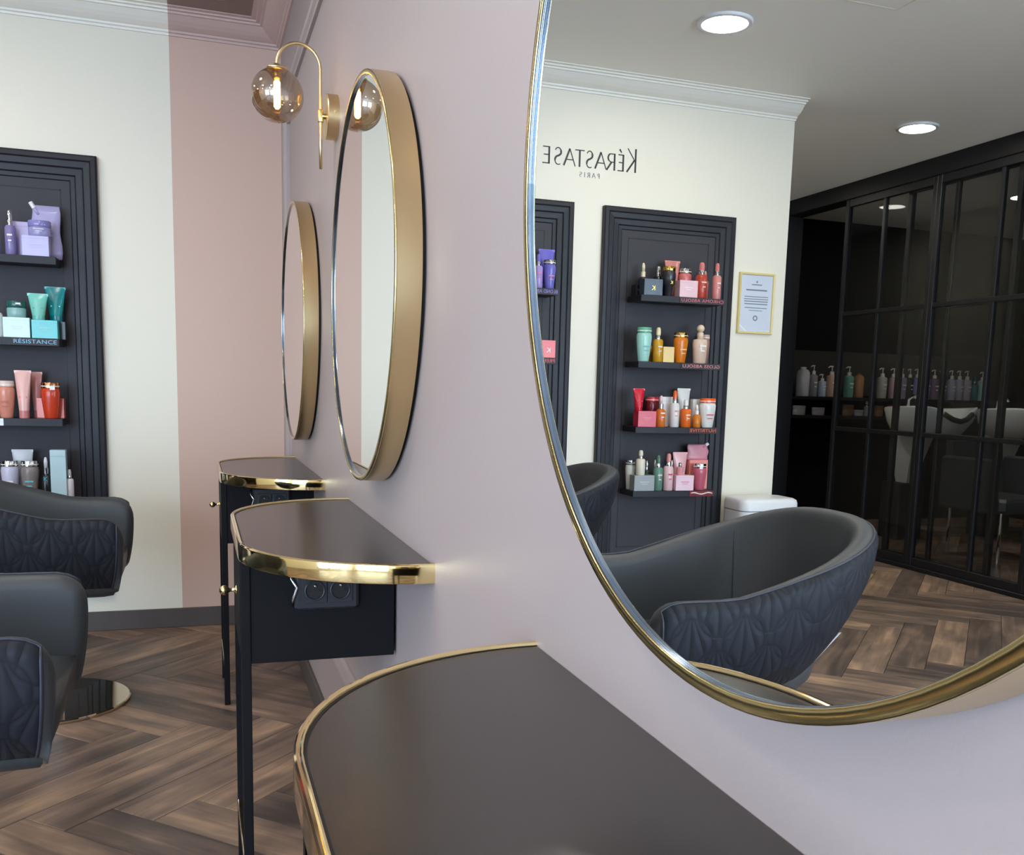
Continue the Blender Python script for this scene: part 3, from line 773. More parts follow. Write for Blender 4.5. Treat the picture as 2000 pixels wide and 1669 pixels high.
# ------------------------------------------------------------------ products
PM = {}
def pm(c, rough=.22, metal=0):
    k = (c, rough, metal)
    if k not in PM: PM[k] = mat('product_%d_%d_%d' % c, lin(*c), rough, metal, var=.03, scale=25)
    return PM[k]
SILV = (205, 205, 208)
ROWY = {0: 4.277, 1: 4.343}
def bar(parent, x0, x1, z0, z1, y, col): return obj('print', MB().box(x0, x1, y-.0006, y, z0, z1), pm(col, .5), parent)
def item(kind, x, w, z0, h, row, label, body, cap=None, mark=None, mcol=(235, 235, 235), cat=None, extra=None, dep=None, y=None):
    names = dict(box='carton_box', tube='cream_tube', sham='shampoo_bottle', spray='spray_bottle', drop='dropper_bottle', jar='cream_jar', pouch='refill_pouch', pump='pump_bottle', ball='stopper_bottle', flask='flask_bottle', cyl='serum_bottle', jug='refill_bottle')
    cats = dict(box='box', tube='tube', jar='jar', pouch='pouch')
    yy = ROWY[row] if y is None else y
    t = thing(names[kind], label, cat or cats.get(kind, 'bottle'), (x, yy, z0), 0, 'hair care products')
    r = w/2; cap = cap or SILV; B = pm(body); C = pm(cap, .12, 1 if cap in (SILV, (214, 178, 96), (200, 140, 100)) else 0)
    sy = min(1, .031/r)
    yfr = -r*sy
    if kind == 'box':
        d = (dep or .056)/2; yfr = -d
        obj('carton', MB().cbox(-r, r, -d, d, 0, h, .0012), B, t)
        obj('flap', MB().box(-r+.001, r-.001, -d-.0004, -d, h*.86, h*.87), C if cap != SILV else pm(tuple(int(q*.85) for q in body)), t)
    elif kind == 'tube':
        hc = h*.16; rings = []
        nn = 20
        for k in range(8):
            v = k/7; z = hc+(h-hc)*v; rx = r*(.62+.38*v); ry = .021*(1-v)**.7+.0015
            rings.append([(rx*cos(2*pi*q/nn), ry*sin(2*pi*q/nn), z) for q in range(nn)])
        obj('tube_body', MB().loft(rings, True, True), B, t, ang=60)
        obj('cap', MB().lathe([(r*.6, 0), (r*.62, .003), (r*.62, hc)], n=nn, sy=min(1, .021/(r*.62))), pm(cap if cap != SILV else tuple(max(0, q-18) for q in body)), t, ang=40)
        obj('crimp', MB().box(-r, r, -.0018, .0018, h-.010, h), pm(tuple(min(255, q+12) for q in body)), t)
        yfr = -.014
    elif kind == 'sham':
        hc = h*.16; hb = h-hc
        obj('bottle_body', MB().lathe([(r*.66, 0), (r*.70, .003), (r*.84, hb*.35), (r*.97, hb*.72), (r, hb*.88), (r*.93, hb*.97), (r*.85, hb)], n=24, sy=sy), B, t, True)
        obj('cap', MB().lathe([(r*.88, hb), (r*.94, hb+.002), (r*.94, h-.003), (r*.90, h)], n=24, sy=sy), C, t, ang=40)
        obj('cap_band', MB().lathe([(r*.955, hb+hc*.30), (r*.955, hb+hc*.45)], n=24, sy=sy), pm((235, 228, 220)), t)
    elif kind in ('spray', 'cyl'):
        hb = h*.66
        obj('bottle_body', MB().lathe([(r*.92, 0), (r, .003), (r, hb*.92), (r*.75, hb)], n=20, sy=sy), B, t, ang=50)
        obj('collar', MB().lathe([(r*.50, hb), (r*.52, hb+h*.10), (r*.46, hb+h*.12)], n=18), pm(SILV, .1, 1), t, ang=40)
        obj('cap', MB().lathe([(r*.46, hb+h*.12), (r*.48, h*.88), (r*.40, h*.97), (r*.25, h)], n=18), C, t, ang=50)
    elif kind == 'drop':
        hb = h*.58
        obj('bottle_body', MB().lathe([(r*.92, 0), (r, .003), (r, hb*.86), (r*.55, hb)], n=20, sy=sy), B, t, ang=50)
        obj('collar', MB().lathe([(r*.50, hb), (r*.52, hb+h*.15), (r*.40, hb+h*.16)], n=18), C, t, ang=40)
        obj('bulb', MB().lathe([(r*.36, hb+h*.16), (r*.38, h*.90), (r*.24, h*.98), (r*.08, h)], n=16), pm(extra or cap, .3), t, True)
    elif kind == 'jar':
        hb = h*.60
        obj('jar_body', MB().lathe([(r*.88, 0), (r*.96, .004), (r*.98, hb*.9), (r*.9, hb)], n=26, sy=sy), B, t, ang=50)
        obj('lid', MB().lathe([(r*.96, hb), (r, hb+.002), (r, h-.003), (r*.95, h)], n=26, sy=sy), C, t, ang=40)
    elif kind == 'pouch':
        rings = []; nn = 24
        for k in range(9):
            v = k/8; z = h*v; ry = .020*(1-v)**.8*(.55+.45*min(1, v*6+.4))+.002
            rings.append([(r*math.copysign(abs(cos(2*pi*q/nn))**.5, cos(2*pi*q/nn))*(1 if v < .6 else 1-.10*(v-.6)/.4)+.004*sin(v*9), ry*sin(2*pi*q/nn), z) for q in range(nn)])
        obj('pouch_body', MB().loft(rings, True, True), B, t, True)
        sd = extra or -1
        obj('spout', MB().tube([(sd*r*.45, 0, h*.82), (sd*r*.75, 0, h*.95)], .008, 10), B, t, True)
        obj('spout_cap', MB().tube([(sd*r*.74, 0, h*.945), (sd*r*.98, 0, h*1.05)], .0085, 12), pm((232, 232, 234)), t)
        yfr = -.016
    elif kind == 'pump':
        hb = h*.70
        obj('bottle_body', MB().lathe([(r*.94, 0), (r, .004), (r, hb*.94), (r*.5, hb)], n=20), B, t, ang=50)
        obj('collar', MB().lathe([(r*.42, hb), (r*.42, hb+h*.10), (r*.15, hb+h*.12)], n=16), C, t, ang=40)
        obj('pump_head', MB().tube([(0, 0, hb+h*.1), (0, 0, h*.96)], r*.12, 8).tube([(r*-.2, 0, h*.97), (r*.5, 0, h*.97), (r*.85, 0, h*.93)], r*.14, 8), C, t, True)
        sy = 1; yfr = -r
    elif kind == 'ball':
        hb = h*.62
        obj('bottle_body', MB().lathe([(r*.80, 0), (r*.86, .003), (r, hb*.80), (r*.92, hb*.97), (r*.4, hb)], n=24, sy=sy), B, t, True)
        obj('neck', MB().lathe([(r*.40, hb), (r*.42, hb+h*.14), (r*.30, hb+h*.17)], n=18), C, t, True)
        sp = []
        for k in range(0, 13): a = pi*k/12; sp.append((max(.0005, r*.50*sin(a)), hb+h*.17+r*.45-r*.5*cos(a)))
        obj('ball_stopper', MB().lathe(sp, n=18), C, t, True)
    elif kind == 'flask':
        hb = h*.84
        obj('bottle_body', MB().lathe([(r*.55, 0), (r*.60, .003), (r*.66, hb*.40), (r*.92, hb*.48), (r, hb*.85), (r*.9, hb)], n=24, sy=sy), B, t, ang=50)
        obj('cap', MB().lathe([(r*.94, hb), (r*.98, hb+.003), (r*.98, h-.003), (r*.9, h)], n=24, sy=sy), C, t, ang=40)
    elif kind == 'jug':
        obj('bottle_body', MB().lathe([(r*.94, 0), (r, .004), (r, h*.80), (r*.75, h*.90), (r*.42, h*.93)], n=22), B, t, ang=50)
        obj('cap', MB().lathe([(r*.44, h*.93), (r*.44, h)], n=16), C, t)
        yfr = -r
    if mark == 'K':
        me = text_mesh('K', h*.42 if kind == 'box' else h*.16, .0004)
        link('emblem', me, pm(mcol, .25, 1 if mcol == (214, 178, 96) else 0), t, (0, yfr-.0012, h*.30 if kind == 'box' else h*.40), (pi/2, 0, 0))
    elif mark == 'bar':
        zz = h*.55 if kind == 'box' else h*.42
        bar(t, -r*.45, r*.45, zz, zz+h*.04, yfr-.0006, mcol); bar(t, -r*.3, r*.3, zz-h*.12, zz-h*.09, yfr-.0006, mcol)
    elif mark == 'sticker':
        bar(t, r*.05, r*.55, h*.80, h*.90, yfr-(-.006 if kind == 'tube' else .001), (240, 240, 238))
    return t
A, Bz, Cz, Dz = SHZ
GOLD = (214, 178, 96); COP = (200, 140, 100)
# first frame, seen directly (right hand end of the shelves)
item('cyl', -1.092, .040, A, .135, 0, 'lavender bottle at the cut off left end of the violet shelf', (150, 140, 200))
item('cyl', -1.036, .040, A, .168, 0, 'slim violet serum bottle with tall silver cap on the violet shelf', (128, 118, 166), SILV, 'bar')
item('box', -1.008, .062, A, .134, 1, 'tall lilac carton standing behind the violet serum bottle', (186, 172, 214))
item('box', -.947, .095, A, .076, 0, 'iridescent lilac carton under the clear violet jar', (188, 182, 226), mark='bar', mcol=(205, 190, 225))
item('jar', -.933, .083, A+.076, .060, 0, 'clear violet jar standing on the iridescent lilac carton', (150, 146, 190), (136, 130, 188), 'bar')
item('pouch', -.918, .108, A, .205, 1, 'translucent lavender refill pouch with white spout', (166, 160, 200), extra=-1, mark='bar')
item('cyl', -1.096, .040, Bz, .141, 0, 'white bottle at the left end of the teal shelf', (218, 224, 220))
item('box', -1.026, .095, Bz, .077, 0, 'pale aqua carton under the aqua jar', (196, 220, 222), mark='bar', mcol=(225, 235, 236))
item('jar', -1.027, .071, Bz+.077, .062, 0, 'aqua jar with dark green lid on the pale carton', (140, 182, 178), (36, 92, 86), 'sticker')
item('box', -.927, .093, Bz, .071, 0, 'bright turquoise carton under the mint tube', (74, 190, 190), mark='bar', mcol=(170, 226, 224))
item('tube', -.950, .074, Bz+.071, .103, 0, 'mint tube standing on the turquoise carton', (120, 200, 184), mark='bar', mcol=(60, 130, 124))
item('box', -.888, .056, Bz, .071, 1, 'dark teal carton behind the turquoise carton', (30, 52, 56))
item('tube', -.895, .077, Bz+.071, .137, 1, 'deep teal tube at the right end of the teal shelf', (12, 138, 142), mark='bar', mcol=(190, 226, 226))
item('sham', -1.079, .066, Cz, .146, 0, 'peach shampoo bottle with white cap beside the pink tube', (214, 140, 118), (226, 200, 186), 'bar', (190, 90, 70))
item('tube', -1.016, .061, Cz, .188, 0, 'tall blush pink tube on the third shelf', (228, 176, 168), (206, 130, 126), 'bar', (220, 110, 120))
item('tube', -.978, .046, Cz, .184, 1, 'narrow rose tube behind the blush pink tube', (196, 132, 128))
item('box', -.927, .100, Cz, .080, 1, 'coral carton behind the amber red shampoo', (240, 118, 100))
item('sham', -.919, .072, Cz, .143, 0, 'amber red shampoo bottle with copper cap', (196, 62, 34), COP, 'sticker')
item('sham', -1.078, .066, Dz, .146, 0, 'milky lilac bottle with silver cap on the lowest shelf', (196, 194, 214), SILV, 'bar')
item('tube', -1.040, .079, Dz, .186, 1, 'silver tube behind the grey brown bottle', (196, 200, 206))
item('sham', -1.006, .067, Dz, .146, 0, 'grey brown bottle with silver cap and turquoise mark', (132, 124, 122), SILV, 'bar', (90, 190, 200))
item('drop', -.948, .038, Dz, .160, 0, 'black dropper bottle with silver bulb and blue mark', (28, 30, 34), SILV, 'K', (90, 196, 210), extra=(220, 220, 222))
item('box', -.900, .058, Dz, .190, 0, 'tall pale blue carton on the lowest shelf', (186, 212, 220), dep=.05)
item('cyl', -.862, .030, Dz, .110, 0, 'small white bottle at the right end of the lowest shelf', (214, 206, 208), (190, 186, 188), dep=.03)
# first frame, left hand end seen only in the large mirror
item('tube', -1.299, .080, A, .188, 1, 'violet tube behind the purple shampoo bottle', (104, 98, 190), (150, 150, 200))
item('sham', -1.292, .058, A, .131, 0, 'purple shampoo bottle with silver cap at the shelf end', (110, 104, 190), SILV, 'bar', (220, 120, 150))
item('spray', -1.236, .044, A, .154, 0, 'violet spray bottle fading to white beside the purple shampoo', (160, 140, 200), (110, 104, 180), 'bar', (220, 120, 150))
item('box', -1.288, .069, Bz, .080, 0, 'coral red carton with white K emblem', (232, 96, 98), mark='K')
item('ball', -1.290, .036, Cz, .170, 0, 'small bottle with cork coloured ball stopper', (150, 140, 136), (206, 178, 140))
# second frame, top shelf
item('box', -1.772, .036, A, .053, 1, 'small black carton at the dark end of the top shelf', (24, 24, 26), mark='bar', mcol=(90, 90, 92))
item('drop', -1.802, .045, A, .160, 1, 'dark dropper bottle with champagne cap behind the navy carton', (52, 44, 54), (222, 206, 170), extra=(222, 206, 170))
item('box', -1.815, .098, A, .076, 0, 'navy grey carton with gold K emblem', (60, 72, 86), mark='K', mcol=GOLD)
item('cyl', -1.884, .052, A, .150, 1, 'black bottle with silver cap behind the gold capped flask', (24, 24, 28), SILV)
item('flask', -1.909, .069, A, .142, 0, 'black flask with gold cap and grey tapered foot', (44, 42, 48), GOLD, 'K', GOLD)
item('tube', -1.958, .083, A, .180, 1, 'dusty rose tube behind the black flask', (198, 124, 116))
item('sham', -2.030, .070, A, .145, 1, 'rose shampoo bottle behind the marbled pink carton', (196, 108, 104), SILV)
item('box', -2.005, .098, A, .080, 0, 'marbled pink carton on the top shelf', (226, 186, 192), mark='bar', mcol=(245, 240, 242))
item('spray', -2.086, .058, A, .173, 0, 'red spray bottle with rose cap', (176, 66, 52), (206, 120, 116), 'bar', (235, 190, 180))
item('cyl', -2.140, .046, A, .142, 1, 'dusty pink bottle behind the two spray bottles', (204, 134, 132), (206, 140, 138))
item('spray', -2.172, .044, A, .175, 0, 'dusty pink spray bottle at the end of the top shelf', (206, 132, 126), (206, 120, 112), 'bar', (235, 200, 196))
# second shelf
item('sham', -1.790, .078, Bz, .163, 0, 'mint green shampoo bottle with green cap', (160, 212, 200), (94, 168, 138), 'bar', (120, 170, 170))
item('cyl', -1.850, .036, Bz, .124, 1, 'small amber oil bottle behind the gold pump bottle', (206, 134, 22), (220, 160, 110))
item('cyl', -1.866, .050, Bz, .166, 0, 'amber oil bottle with tall champagne cap', (200, 146, 34), (232, 214, 170), 'bar', (214, 210, 214))
item('box', -1.917, .060, Bz, .075, 0, 'small pale gold carton on the second shelf', (224, 190, 112), dep=.04)
item('sham', -1.989, .075, Bz, .146, 0, 'amber shampoo bottle with gold cap', (214, 118, 20), GOLD, 'bar', (240, 190, 120))
item('ball', -2.096, .078, Bz, .194, 0, 'beige bottle with round cream stopper', (216, 188, 168), (222, 198, 172), 'bar', (240, 230, 224))
item('sham', -2.160, .050, Bz, .146, 1, 'smoky rose bottle behind the beige bottle', (150, 112, 100), (196, 160, 148))
# third shelf
item('box', -1.812, .098, Cz, .077, 0, 'crimson carton under the red tube', (204, 46, 70), mark='bar', mcol=(240, 150, 160))
item('tube', -1.775, .062, Cz+.077, .108, 0, 'crimson tube standing on the crimson carton', (206, 22, 52), mark='bar', mcol=(240, 140, 150))
item('sham', -1.880, .070, Cz, .146, 1, 'dark red shampoo bottle behind the amber dropper', (106, 16, 26), (200, 52, 66))
item('drop', -1.897, .050, Cz, .154, 0, 'amber dropper bottle with white bulb beside the dark red bottle', (208, 108, 40), SILV, 'bar', (240, 230, 226), extra=(232, 200, 200))
item('box', -1.958, .070, Cz, .148, 1, 'tall white carton behind the white spray bottle', (224, 220, 220))
item('spray', -1.973, .048, Cz, .180, 0, 'white spray bottle with orange cap', (222, 218, 216), (224, 92, 40), 'bar', (220, 150, 140))
item('tube', -2.055, .073, Cz, .192, 1, 'white tube standing behind the orange bottle', (222, 222, 218))
item('cyl', -2.036, .054, Cz, .138, 0, 'orange bottle fading to cream with clear cap', (224, 104, 30), (226, 222, 218), 'bar', (240, 220, 190))
item('drop', -2.098, .042, Cz, .112, 0, 'small amber dropper bottle beside the white shampoo', (206, 120, 34), (236, 232, 226), extra=(238, 234, 230))
item('box', -2.140, .090, Cz, .140, 1, 'wide white carton behind the orange capped shampoo', (218, 214, 210))
item('sham', -2.158, .086, Cz, .146, 0, 'white shampoo bottle with orange cap', (222, 220, 216), (232, 92, 32), 'bar', (200, 90, 90))
# fourth shelf
item('sham', -1.776, .050, Dz, .146, 1, 'milk white bottle with silver cap at the end of the lowest shelf', (222, 222, 212), SILV)
item('box', -1.812, .110, Dz, .077, 0, 'silver grey carton under the cream bottle', (146, 148, 150), mark='bar', mcol=(210, 212, 214))
item('cyl', -1.800, .046, Dz+.077, .122, 0, 'cream bottle with tapered cap on the silver carton', (222, 214, 196), (222, 214, 192))
item('cyl', -1.866, .046, Dz, .146, 1, 'dark green bottle with silver cap behind the silver carton', (28, 56, 40), SILV)
item('drop', -1.912, .028, Dz, .148, 1, 'small beige dropper between the green bottles', (60, 66, 58), (206, 190, 170), extra=(206, 190, 170))
item('spray', -1.897, .050, Dz, .175, 0, 'sage green spray bottle', (92, 132, 116), (70, 102, 86), 'bar', (230, 210, 205))
item('spray', -1.954, .051, Dz, .184, 0, 'pale pink spray bottle beside the sage green one', (226, 186, 190), (214, 140, 138), 'bar', (200, 70, 90))
item('cyl', -2.006, .030, Dz, .146, 1, 'slim silver capped bottle behind the pink spray bottle', (214, 190, 192), SILV)
item('tube', -2.052, .084, Dz, .186, 1, 'powder pink tube behind the pink carton', (232, 178, 180), mark='bar', mcol=(240, 230, 232))
item('box', -2.036, .100, Dz, .076, 0, 'pale pink carton with red mark on the lowest shelf', (234, 200, 212), mark='bar', mcol=(220, 100, 130))
item('cyl', -2.019, .036, Dz+.076, .062, 0, 'tiny pink bottle standing on the pale pink carton', (222, 150, 156), SILV)
item('box', -2.148, .105, Dz, .148, 1, 'large coral pink carton behind the raspberry bottle', (240, 148, 140), mark='bar', mcol=(230, 60, 60), dep=.05)
item('pouch', -2.150, .120, Dz+.148, .078, 1, 'pink refill pouch with white spout lying on the coral carton', (206, 140, 156), extra=-1)
item('sham', -2.132, .072, Dz, .134, 0, 'raspberry pink clear bottle with silver cap', (190, 92, 112), SILV, 'sticker')

# ------------------------------------------------------------------ wall lettering
def stroke_letters(mb, ch, x, h, w, tk):
    """thin humanist capitals from tapered strokes; returns nothing (origin at baseline x)"""
    def seg(a, b, t0, t1=None):
        t1 = t1 or t0; a = Vector(a); b = Vector(b); d = (b-a).normalized(); n_ = Vector((-d.y, d.x))
        q = [a+n_*t0/2, a-n_*t0/2, b-n_*t1/2, b+n_*t1/2]
        mb.add([(p.x, 0, p.y) for p in q]+[(p.x, -.0012, p.y) for p in q], [(0,1,2,3),(7,6,5,4),(0,4,5,1),(1,5,6,2),(2,6,7,3),(3,7,4,0)])
    def curve(ps, ts):
        for i in range(len(ps)-1): seg(ps[i], ps[i+1], ts[i], ts[i+1])
    T, S_ = tk*1.15, tk*.62
    X = lambda u: x+u*w
    if ch == 'K':
        seg((X(.10), 0), (X(.10), h), T); seg((X(.95), h), (X(.16), h*.48), S_); seg((X(.22), h*.52), (X(1), 0), T*.95)
    elif ch in 'EÉ':
        seg((X(.12), 0), (X(.12), h), T); seg((X(.12), h-S_/2), (X(.9), h-S_/2), S_); seg((X(.12), h*.52), (X(.8), h*.52), S_); seg((X(.12), S_/2), (X(.95), S_/2), S_)
        if ch == 'É': seg((X(.40), h*1.10), (X(.72), h*1.30), S_, T)
    elif ch == 'R':
        seg((X(.12), 0), (X(.12), h), T)
        ps = [(X(.12), h-S_/2), (X(.5), h-S_/2)]+[(X(.5)+w*.36*sin(a), h*.74+h*.24*cos(a)) for a in [pi*k/10 for k in range(1, 10)]]+[(X(.5), h*.49), (X(.12), h*.49)]
        curve(ps, [S_]*3+[T*.9]*6+[S_]*10); seg((X(.45), h*.49), (X(1.0), 0), T*.95)
    elif ch == 'A':
        seg((X(.0), 0), (X(.5), h), S_); seg((X(.5), h), (X(1), 0), T); seg((X(.2), h*.36), (X(.8), h*.36), S_)
    elif ch == 'S':
        ps = []; 
        for k in range(9): a = pi*.12+pi*1.05*k/8; ps.append((X(.5)+w*.38*cos(a), h*.745+h*.245*sin(a)))
        for k in range(9): a = pi*.5-pi*1.2*k/8; ps.append((X(.46)+w*.42*cos(a), h*.265+h*.255*sin(a)))
        curve(ps, [S_]*6+[T]*7+[S_]*8)
    elif ch == 'T':
        seg((X(.5), 0), (X(.5), h), T); seg((X(0), h-S_/2), (X(1), h-S_/2), S_)
    elif ch == 'P':
        seg((X(.12), 0), (X(.12), h), T)
        ps = [(X(.12), h-S_/2), (X(.5), h-S_/2)]+[(X(.5)+w*.36*sin(a), h*.74+h*.24*cos(a)) for a in [pi*k/8 for k in range(1, 8)]]+[(X(.5), h*.49), (X(.12), h*.49)]
        curve(ps, [S_]*14)
    elif ch == 'I': seg((X(.5), 0), (X(.5), h), T)
sign = thing('wall_lettering', 'thin black two line lettering high on the cream wall above the display frames', 'sign', (-1.772, L-.0005, 2.085))
# letter starts measured along the wall (from the K)
H1 = .078
spec_ = [('K', .000, .110, .050), ('É', .066, H1, .034), ('R', .110, H1, .046), ('A', .158, H1, .058), ('S', .226, H1, .038), ('T', .272, H1, .048), ('A', .318, H1, .058), ('S', .386, H1, .040), ('E', .446, H1, .040)]
for ch, x, h, w in spec_:
    mb = MB(); stroke_letters(mb, ch, x, h, w, .0075)
    obj('letter', mb, m_blackink, sign, loc=(0, 0, .049))
for ch, x, w in (('P', .191, .012), ('A', .212, .018), ('R', .240, .014), ('I', .264, .008), ('S', .282, .013)):
    mb = MB(); stroke_letters(mb, ch, x, .022, w, .003)
    obj('letter', mb, m_ink, sign, loc=(0, 0, .005))

# ------------------------------------------------------------------ certificate
cw, chh = .208, .308
ct = thing('certificate_frame', 'small gold framed certificate hanging near the end of the cream wall', 'certificate', (-2.478, L, 1.397))
pr = [(0, 0), (0, .014), (.003, .017), (.009, .016), (.012, .010), (.012, 0)]
rings = [[(-cw/2+o, -d, o), (cw/2-o, -d, o), (cw/2-o, -d, chh-o), (-cw/2+o, -d, chh-o)] for o, d in pr]
m_gframe = mat('pale_gold_frame', lin(226, 206, 140), .3, var=.03)
for s in range(4): obj('frame_side', MB().loft([[r[s] for r in rings], [r[(s+1) % 4] for r in rings]], True, True), m_gframe, ct)
pp = obj('paper', MB().box(-cw/2+.011, cw/2-.011, -.009, -.004, .011, chh-.011), m_paper, ct)
lines = [(.258, .004, .010), (.246, .030, .005), (.218, .062, .007), (.186, .070, .004), (.174, .072, .004), (.162, .070, .005), (.149, .068, .005), (.130, .066, .004), (.117, .040, .003)]
for z, hw_, th_ in lines: obj('print_line', MB().box(-hw_, hw_, -.0094, -.009, z, z+th_), m_ink, pp)
obj('seal', ring_y(0, -.009, .080, .014, .008, .0006), m_ink, pp)
vs = [(cw/2-.012, -.0104, .050), (cw/2-.012, -.0104, .036), (cw/2-.045, -.0104, .012), (cw/2-.058, -.0104, .012)]
obj('ribbon', MB().add(vs+[(x, -.0094, z) for x, y, z in vs], [(0,1,2,3),(4,5,6,7),(0,1,5,4),(1,2,6,5),(2,3,7,6),(3,0,4,7)]), m_white, ct)

# ------------------------------------------------------------------ white appliance at the wall end
ap = thing('air_purifier', 'white rounded plastic appliance standing at the end of the cream wall', 'appliance', (-2.475, 4.24, 0))
def rrect(hx, hy, r, z, n=6):
    P = []
    for cx_, cy_, a0 in ((hx-r, hy-r, 0), (-hx+r, hy-r, pi/2), (-hx+r, -hy+r, pi), (hx-r, -hy+r, 1.5*pi)):
        for k in range(n+1): a = a0+pi/2*k/n; P.append((cx_+r*cos(a), cy_+r*sin(a), z))
    return P
obj('casing', MB().loft([rrect(.160, .105, .05, .012), rrect(.168, .112, .05, .02), rrect(.168, .112, .05, .50)], True, True), m_white, ap, ang=50)
obj('lid', MB().loft([rrect(.169, .113, .05, .505), rrect(.169, .113, .05, .540), rrect(.164, .108, .048, .556), rrect(.150, .095, .042, .564)], True, True), m_white, ap, ang=50)
obj('lid_joint', MB().loft([rrect(.165, .109, .05, .498), rrect(.165, .109, .05, .507)], True, True), m_ink, ap)
obj('foot_plinth', MB().loft([rrect(.150, .095, .05, 0), rrect(.150, .095, .05, .014)], True, True), m_dark, ap)
obj('logo_dot', MB().lathe([(.016, -.001), (.016, 0)], c=(-.03, -.112, .47), n=20, axis='y'), pm((150, 190, 110)), ap)

# ------------------------------------------------------------------ wash room behind the glass
YS = 6.90
sh1 = thing('wall_shelf', 'upper black shelf holding the pump bottles in the dark wash room', 'shelf', (-5.5, YW, 1.063))
obj('board', MB().cbox(-1.12, 1.30, -.30, 0, 0, .020, .002), m_wash, sh1); obj('front_lip', MB().cbox(-1.12, 1.30, -.304, -.300, -.006, .021, .001), m_black, sh1)
sh2 = thing('wall_shelf', 'lower black shelf holding the jars in the dark wash room', 'shelf', (-5.5, YW, .908))
obj('board', MB().cbox(-1.12, 1.30, -.30, 0, 0, .020, .002), m_wash, sh2); obj('front_lip', MB().cbox(-1.12, 1.30, -.304, -.300, -.006, .021, .001), m_black, sh2)
struct(obj('trim_6', MB().cbox(-6.62, -4.20, YW-.006, YW, 1.10, 1.47, .001), mat('dark_grey_splashback', lin(62, 58, 54), .35)))
ZS = 1.084
PUMP = (228, 222, 216)
wash = [('jug', -4.534, .110, .240, (206, 206, 210), (206, 206, 210), 'big white refill bottle nearest the doorway on the wash room shelf'),
 ('pump', -4.638, .070, .262, (150, 146, 150), PUMP, 'white pump bottle with dark bands beside the big refill bottle'),
 ('pump', -4.726, .070, .190, (190, 205, 222), PUMP, 'short pale blue pump bottle on the wash room shelf'),
 ('pump', -4.818, .088, .262, (214, 178, 150), PUMP, 'peach pump bottle on the wash room shelf'),
 ('pump', -4.994, .084, .262, (112, 172, 158), PUMP, 'jade green pump bottle on the wash room shelf'),
 ('jug', -5.096, .086, .205, (178, 124, 82), (150, 100, 70), 'copper brown bottle beside the jade pump bottle'),
 ('pump', -5.338, .084, .262, (196, 190, 172), PUMP, 'cream pump bottle alone in a gap on the wash room shelf'),
 ('pump', -5.456, .078, .262, (204, 166, 170), PUMP, 'rose pump bottle on the wash room shelf'),
 ('pump', -5.546, .080, .264, (170, 150, 176), PUMP, 'mauve pump bottle on the wash room shelf'),
 ('pump', -5.630, .066, .264, (40, 38, 42), PUMP, 'black pump bottle with white pump on the wash room shelf'),
 ('pump', -5.706, .072, .266, (140, 128, 186), PUMP, 'violet pump bottle beside the black pump bottle'),
 ('pump', -5.806, .074, .266, (140, 128, 186), PUMP, 'violet pump bottle half behind a door stile'),
 ('pump', -5.895, .080, .264, (132, 104, 128), PUMP, 'plum pump bottle on the wash room shelf'),
 ('pump', -5.982, .078, .264, (140, 112, 134), PUMP, 'plum pump bottle half behind a door stile'),
 ('pump', -6.086, .076, .264, (176, 172, 192), PUMP, 'first of three grey lilac pump bottles from the plum ones'),
 ('pump', -6.172, .078, .264, (176, 172, 192), PUMP, 'middle of three grey lilac pump bottles on the wash room shelf'),
 ('pump', -6.258, .078, .264, (180, 170, 186), PUMP, 'last of three grey lilac pump bottles next to the teal one'),
 ('spray', -6.345, .070, .215, (18, 110, 122), (18, 110, 122), 'teal spray bottle on the wash room shelf'),
 ('pump', -6.430, .074, .262, (168, 214, 206), PUMP, 'pale mint pump bottle at the far end of the wash room shelf')]
for kind, xx, w, h, bc, cc, lab in wash:
    o = item(kind, xx, w, ZS, h, 0, lab, bc, cc, 'bar' if kind == 'pump' else None, y=YS); o['group'] = 'bottles on the wash room shelf'
for kind, xx, w, h, bc, cc, lab in [('jar', -4.514, .125, .078, (206, 200, 196), (216, 212, 206), 'low white jar under the big refill bottle'),
 ('jar', -4.705, .125, .066, (200, 190, 190), (210, 206, 204), 'low white jar under the pale blue pump bottle'),
 ('jar', -5.005, .112, .095, (176, 128, 92), (150, 106, 76), 'copper brown jar on the lower wash room shelf'),
 ('jar', -5.115, .092, .052, (200, 200, 206), (206, 206, 210), 'small flat white jar beside the copper jar'),
 ('cyl', -5.196, .044, .130, (196, 196, 192), (206, 206, 210), 'small white bottle on the lower wash room shelf'),
 ('jar', -5.325, .086, .092, (190, 130, 92), (176, 120, 84), 'amber jar on the lower wash room shelf'),
 ('jar', -5.480, .130, .098, (204, 160, 160), (206, 80, 80), 'pink jar with red lid on the lower wash room shelf')]:
    o = item(kind, xx, w, .928, h, 0, lab, bc, cc, y=YS); o['group'] = 'jars on the wash room shelf'

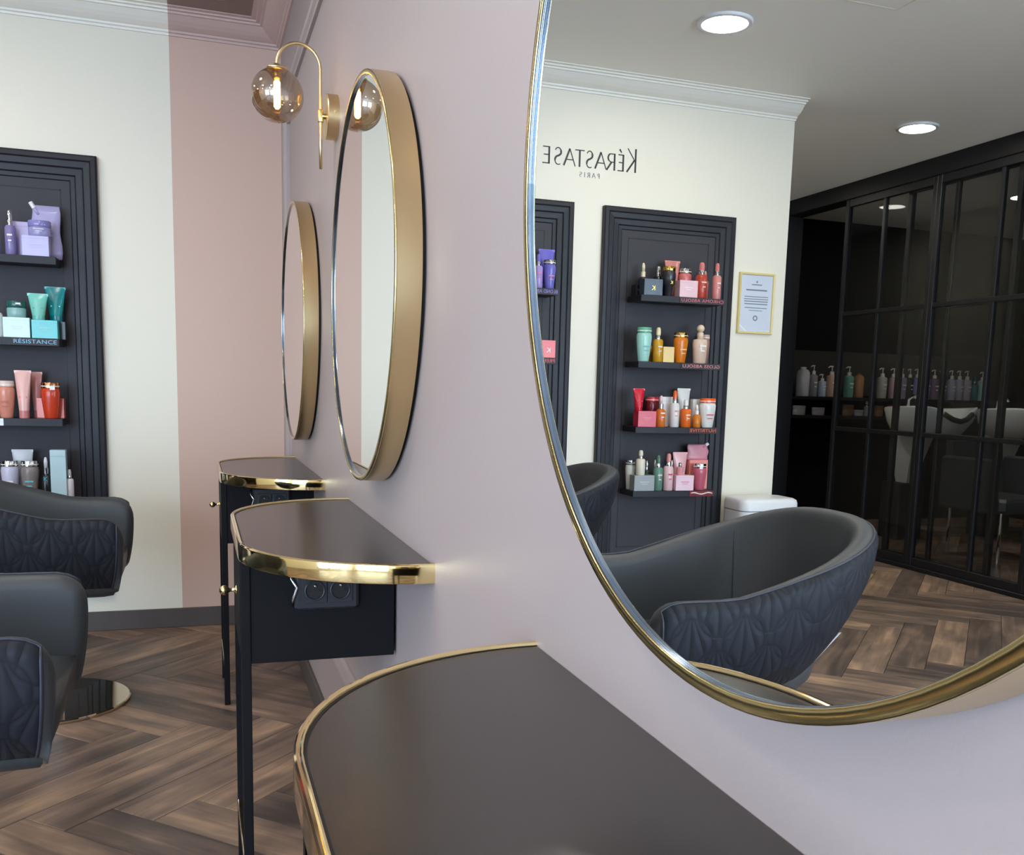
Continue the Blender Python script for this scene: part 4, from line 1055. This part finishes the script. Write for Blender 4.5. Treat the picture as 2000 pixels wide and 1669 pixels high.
def wash_unit(x, y, label):
    """backwash basin, client sits towards -y"""
    t = thing('wash_basin', label, 'basin', (x, y, 0), 0, 'white backwash basins')
    nn = 40
    def ov(a, b, z, notch=0, dy=0, tilt=0):
        P = []
        for k in range(nn):
            q = 2*pi*k/nn; d = math.exp(-((math.remainder(q+pi/2, 2*pi))/.40)**2)*notch
            P.append((a*cos(q), dy+b*sin(q), z-d+tilt*sin(q)))
        return P
    rings = [ov(.14, .14, .80, 0, .04), ov(.25, .22, .82, 0, .02), ov(.31, .29, .92, .02, 0, -.01), ov(.335, .315, 1.015, .10, 0, -.015), ov(.33, .31, 1.028, .105, 0, -.015), ov(.295, .275, 1.020, .105, 0, -.015), ov(.24, .22, .93, .03), ov(.12, .12, .88, 0)]
    obj('bowl', MB().loft(rings, True, True), m_ceram, t, True)
    obj('neck_rest', MB().tube([(-.13, -.285, .985), (-.06, -.305, .945), (0, -.312, .932), (.06, -.305, .945), (.13, -.285, .985)], .020, 8), m_dark, t, True)
    rp = []
    for z, y0, y1, hw_ in ((.83, .02, .30, .085), (.62, .10, .30, .065), (.42, .16, .27, .03)):
        rp.append([(-hw_, y0, z), (hw_, y0, z), (hw_, y1, z), (-hw_, y1, z)])
    obj('pedestal', MB().loft(rp, True, True), m_ceram, t)
    obj('pedestal_foot', MB().cbox(-.12, .12, .12, .34, 0, .44, .01), m_dark, t)
    obj('tap', MB().tube([(.0, .24, 1.0), (0, .24, 1.08), (0, .19, 1.11), (0, .13, 1.09)], .012, 10), m_chrome, t, True)
    return t
wash_unit(-4.95, 5.86, 'white backwash basin with black neck rest in the middle of the glazed doors')
wash_unit(-5.83, 5.86, 'white backwash basin cut by the right edge of the photo')
def wash_chair(x, y, label):
    t = thing('wash_chair', label, 'chair', (x, y, 0), 0, 'black backwash chairs')
    obj('seat', MB().cbox(-.24, .24, -.30, .25, .34, .44, .03), m_leather, t)
    obj('backrest', MB().loft([[(-.23, .16, .42), (.23, .16, .42), (.23, .24, .42), (-.23, .24, .42)], [(-.22, .20, .80), (.22, .20, .80), (.22, .27, .80), (-.22, .27, .80)]], True, True), m_leather, t)
    for s_ in (-1, 1): obj('armrest', MB().cbox(s_*.275-.035, s_*.275+.035, -.28, .22, .34, .70, .02), m_leather, t)
    for a in (-.26, .20):
        for s_ in (-1, 1): obj('leg', MB().lathe([(.012, 0), (.012, .345)], c=(s_*.20, a, 0), n=12), m_chrome, t)
    return t
wash_chair(-4.99, 5.20, 'dark backwash chair before the middle basin with chrome legs')
wash_chair(-5.83, 5.20, 'dark backwash chair before the basin cut by the photo edge')
sg = thing('safety_sign', 'small red and white safety sign in the dark wash room', 'sign', (-6.60, YW-.001, .585))
obj('sign_plate', MB().box(-.06, .06, -.003, 0, 0, .13), m_white, sg)
obj('red_symbol', MB().box(-.045, .03, -.0036, -.003, .085, .115).box(-.02, .005, -.0036, -.003, .02, .085), pm((200, 40, 44), .4), sg)
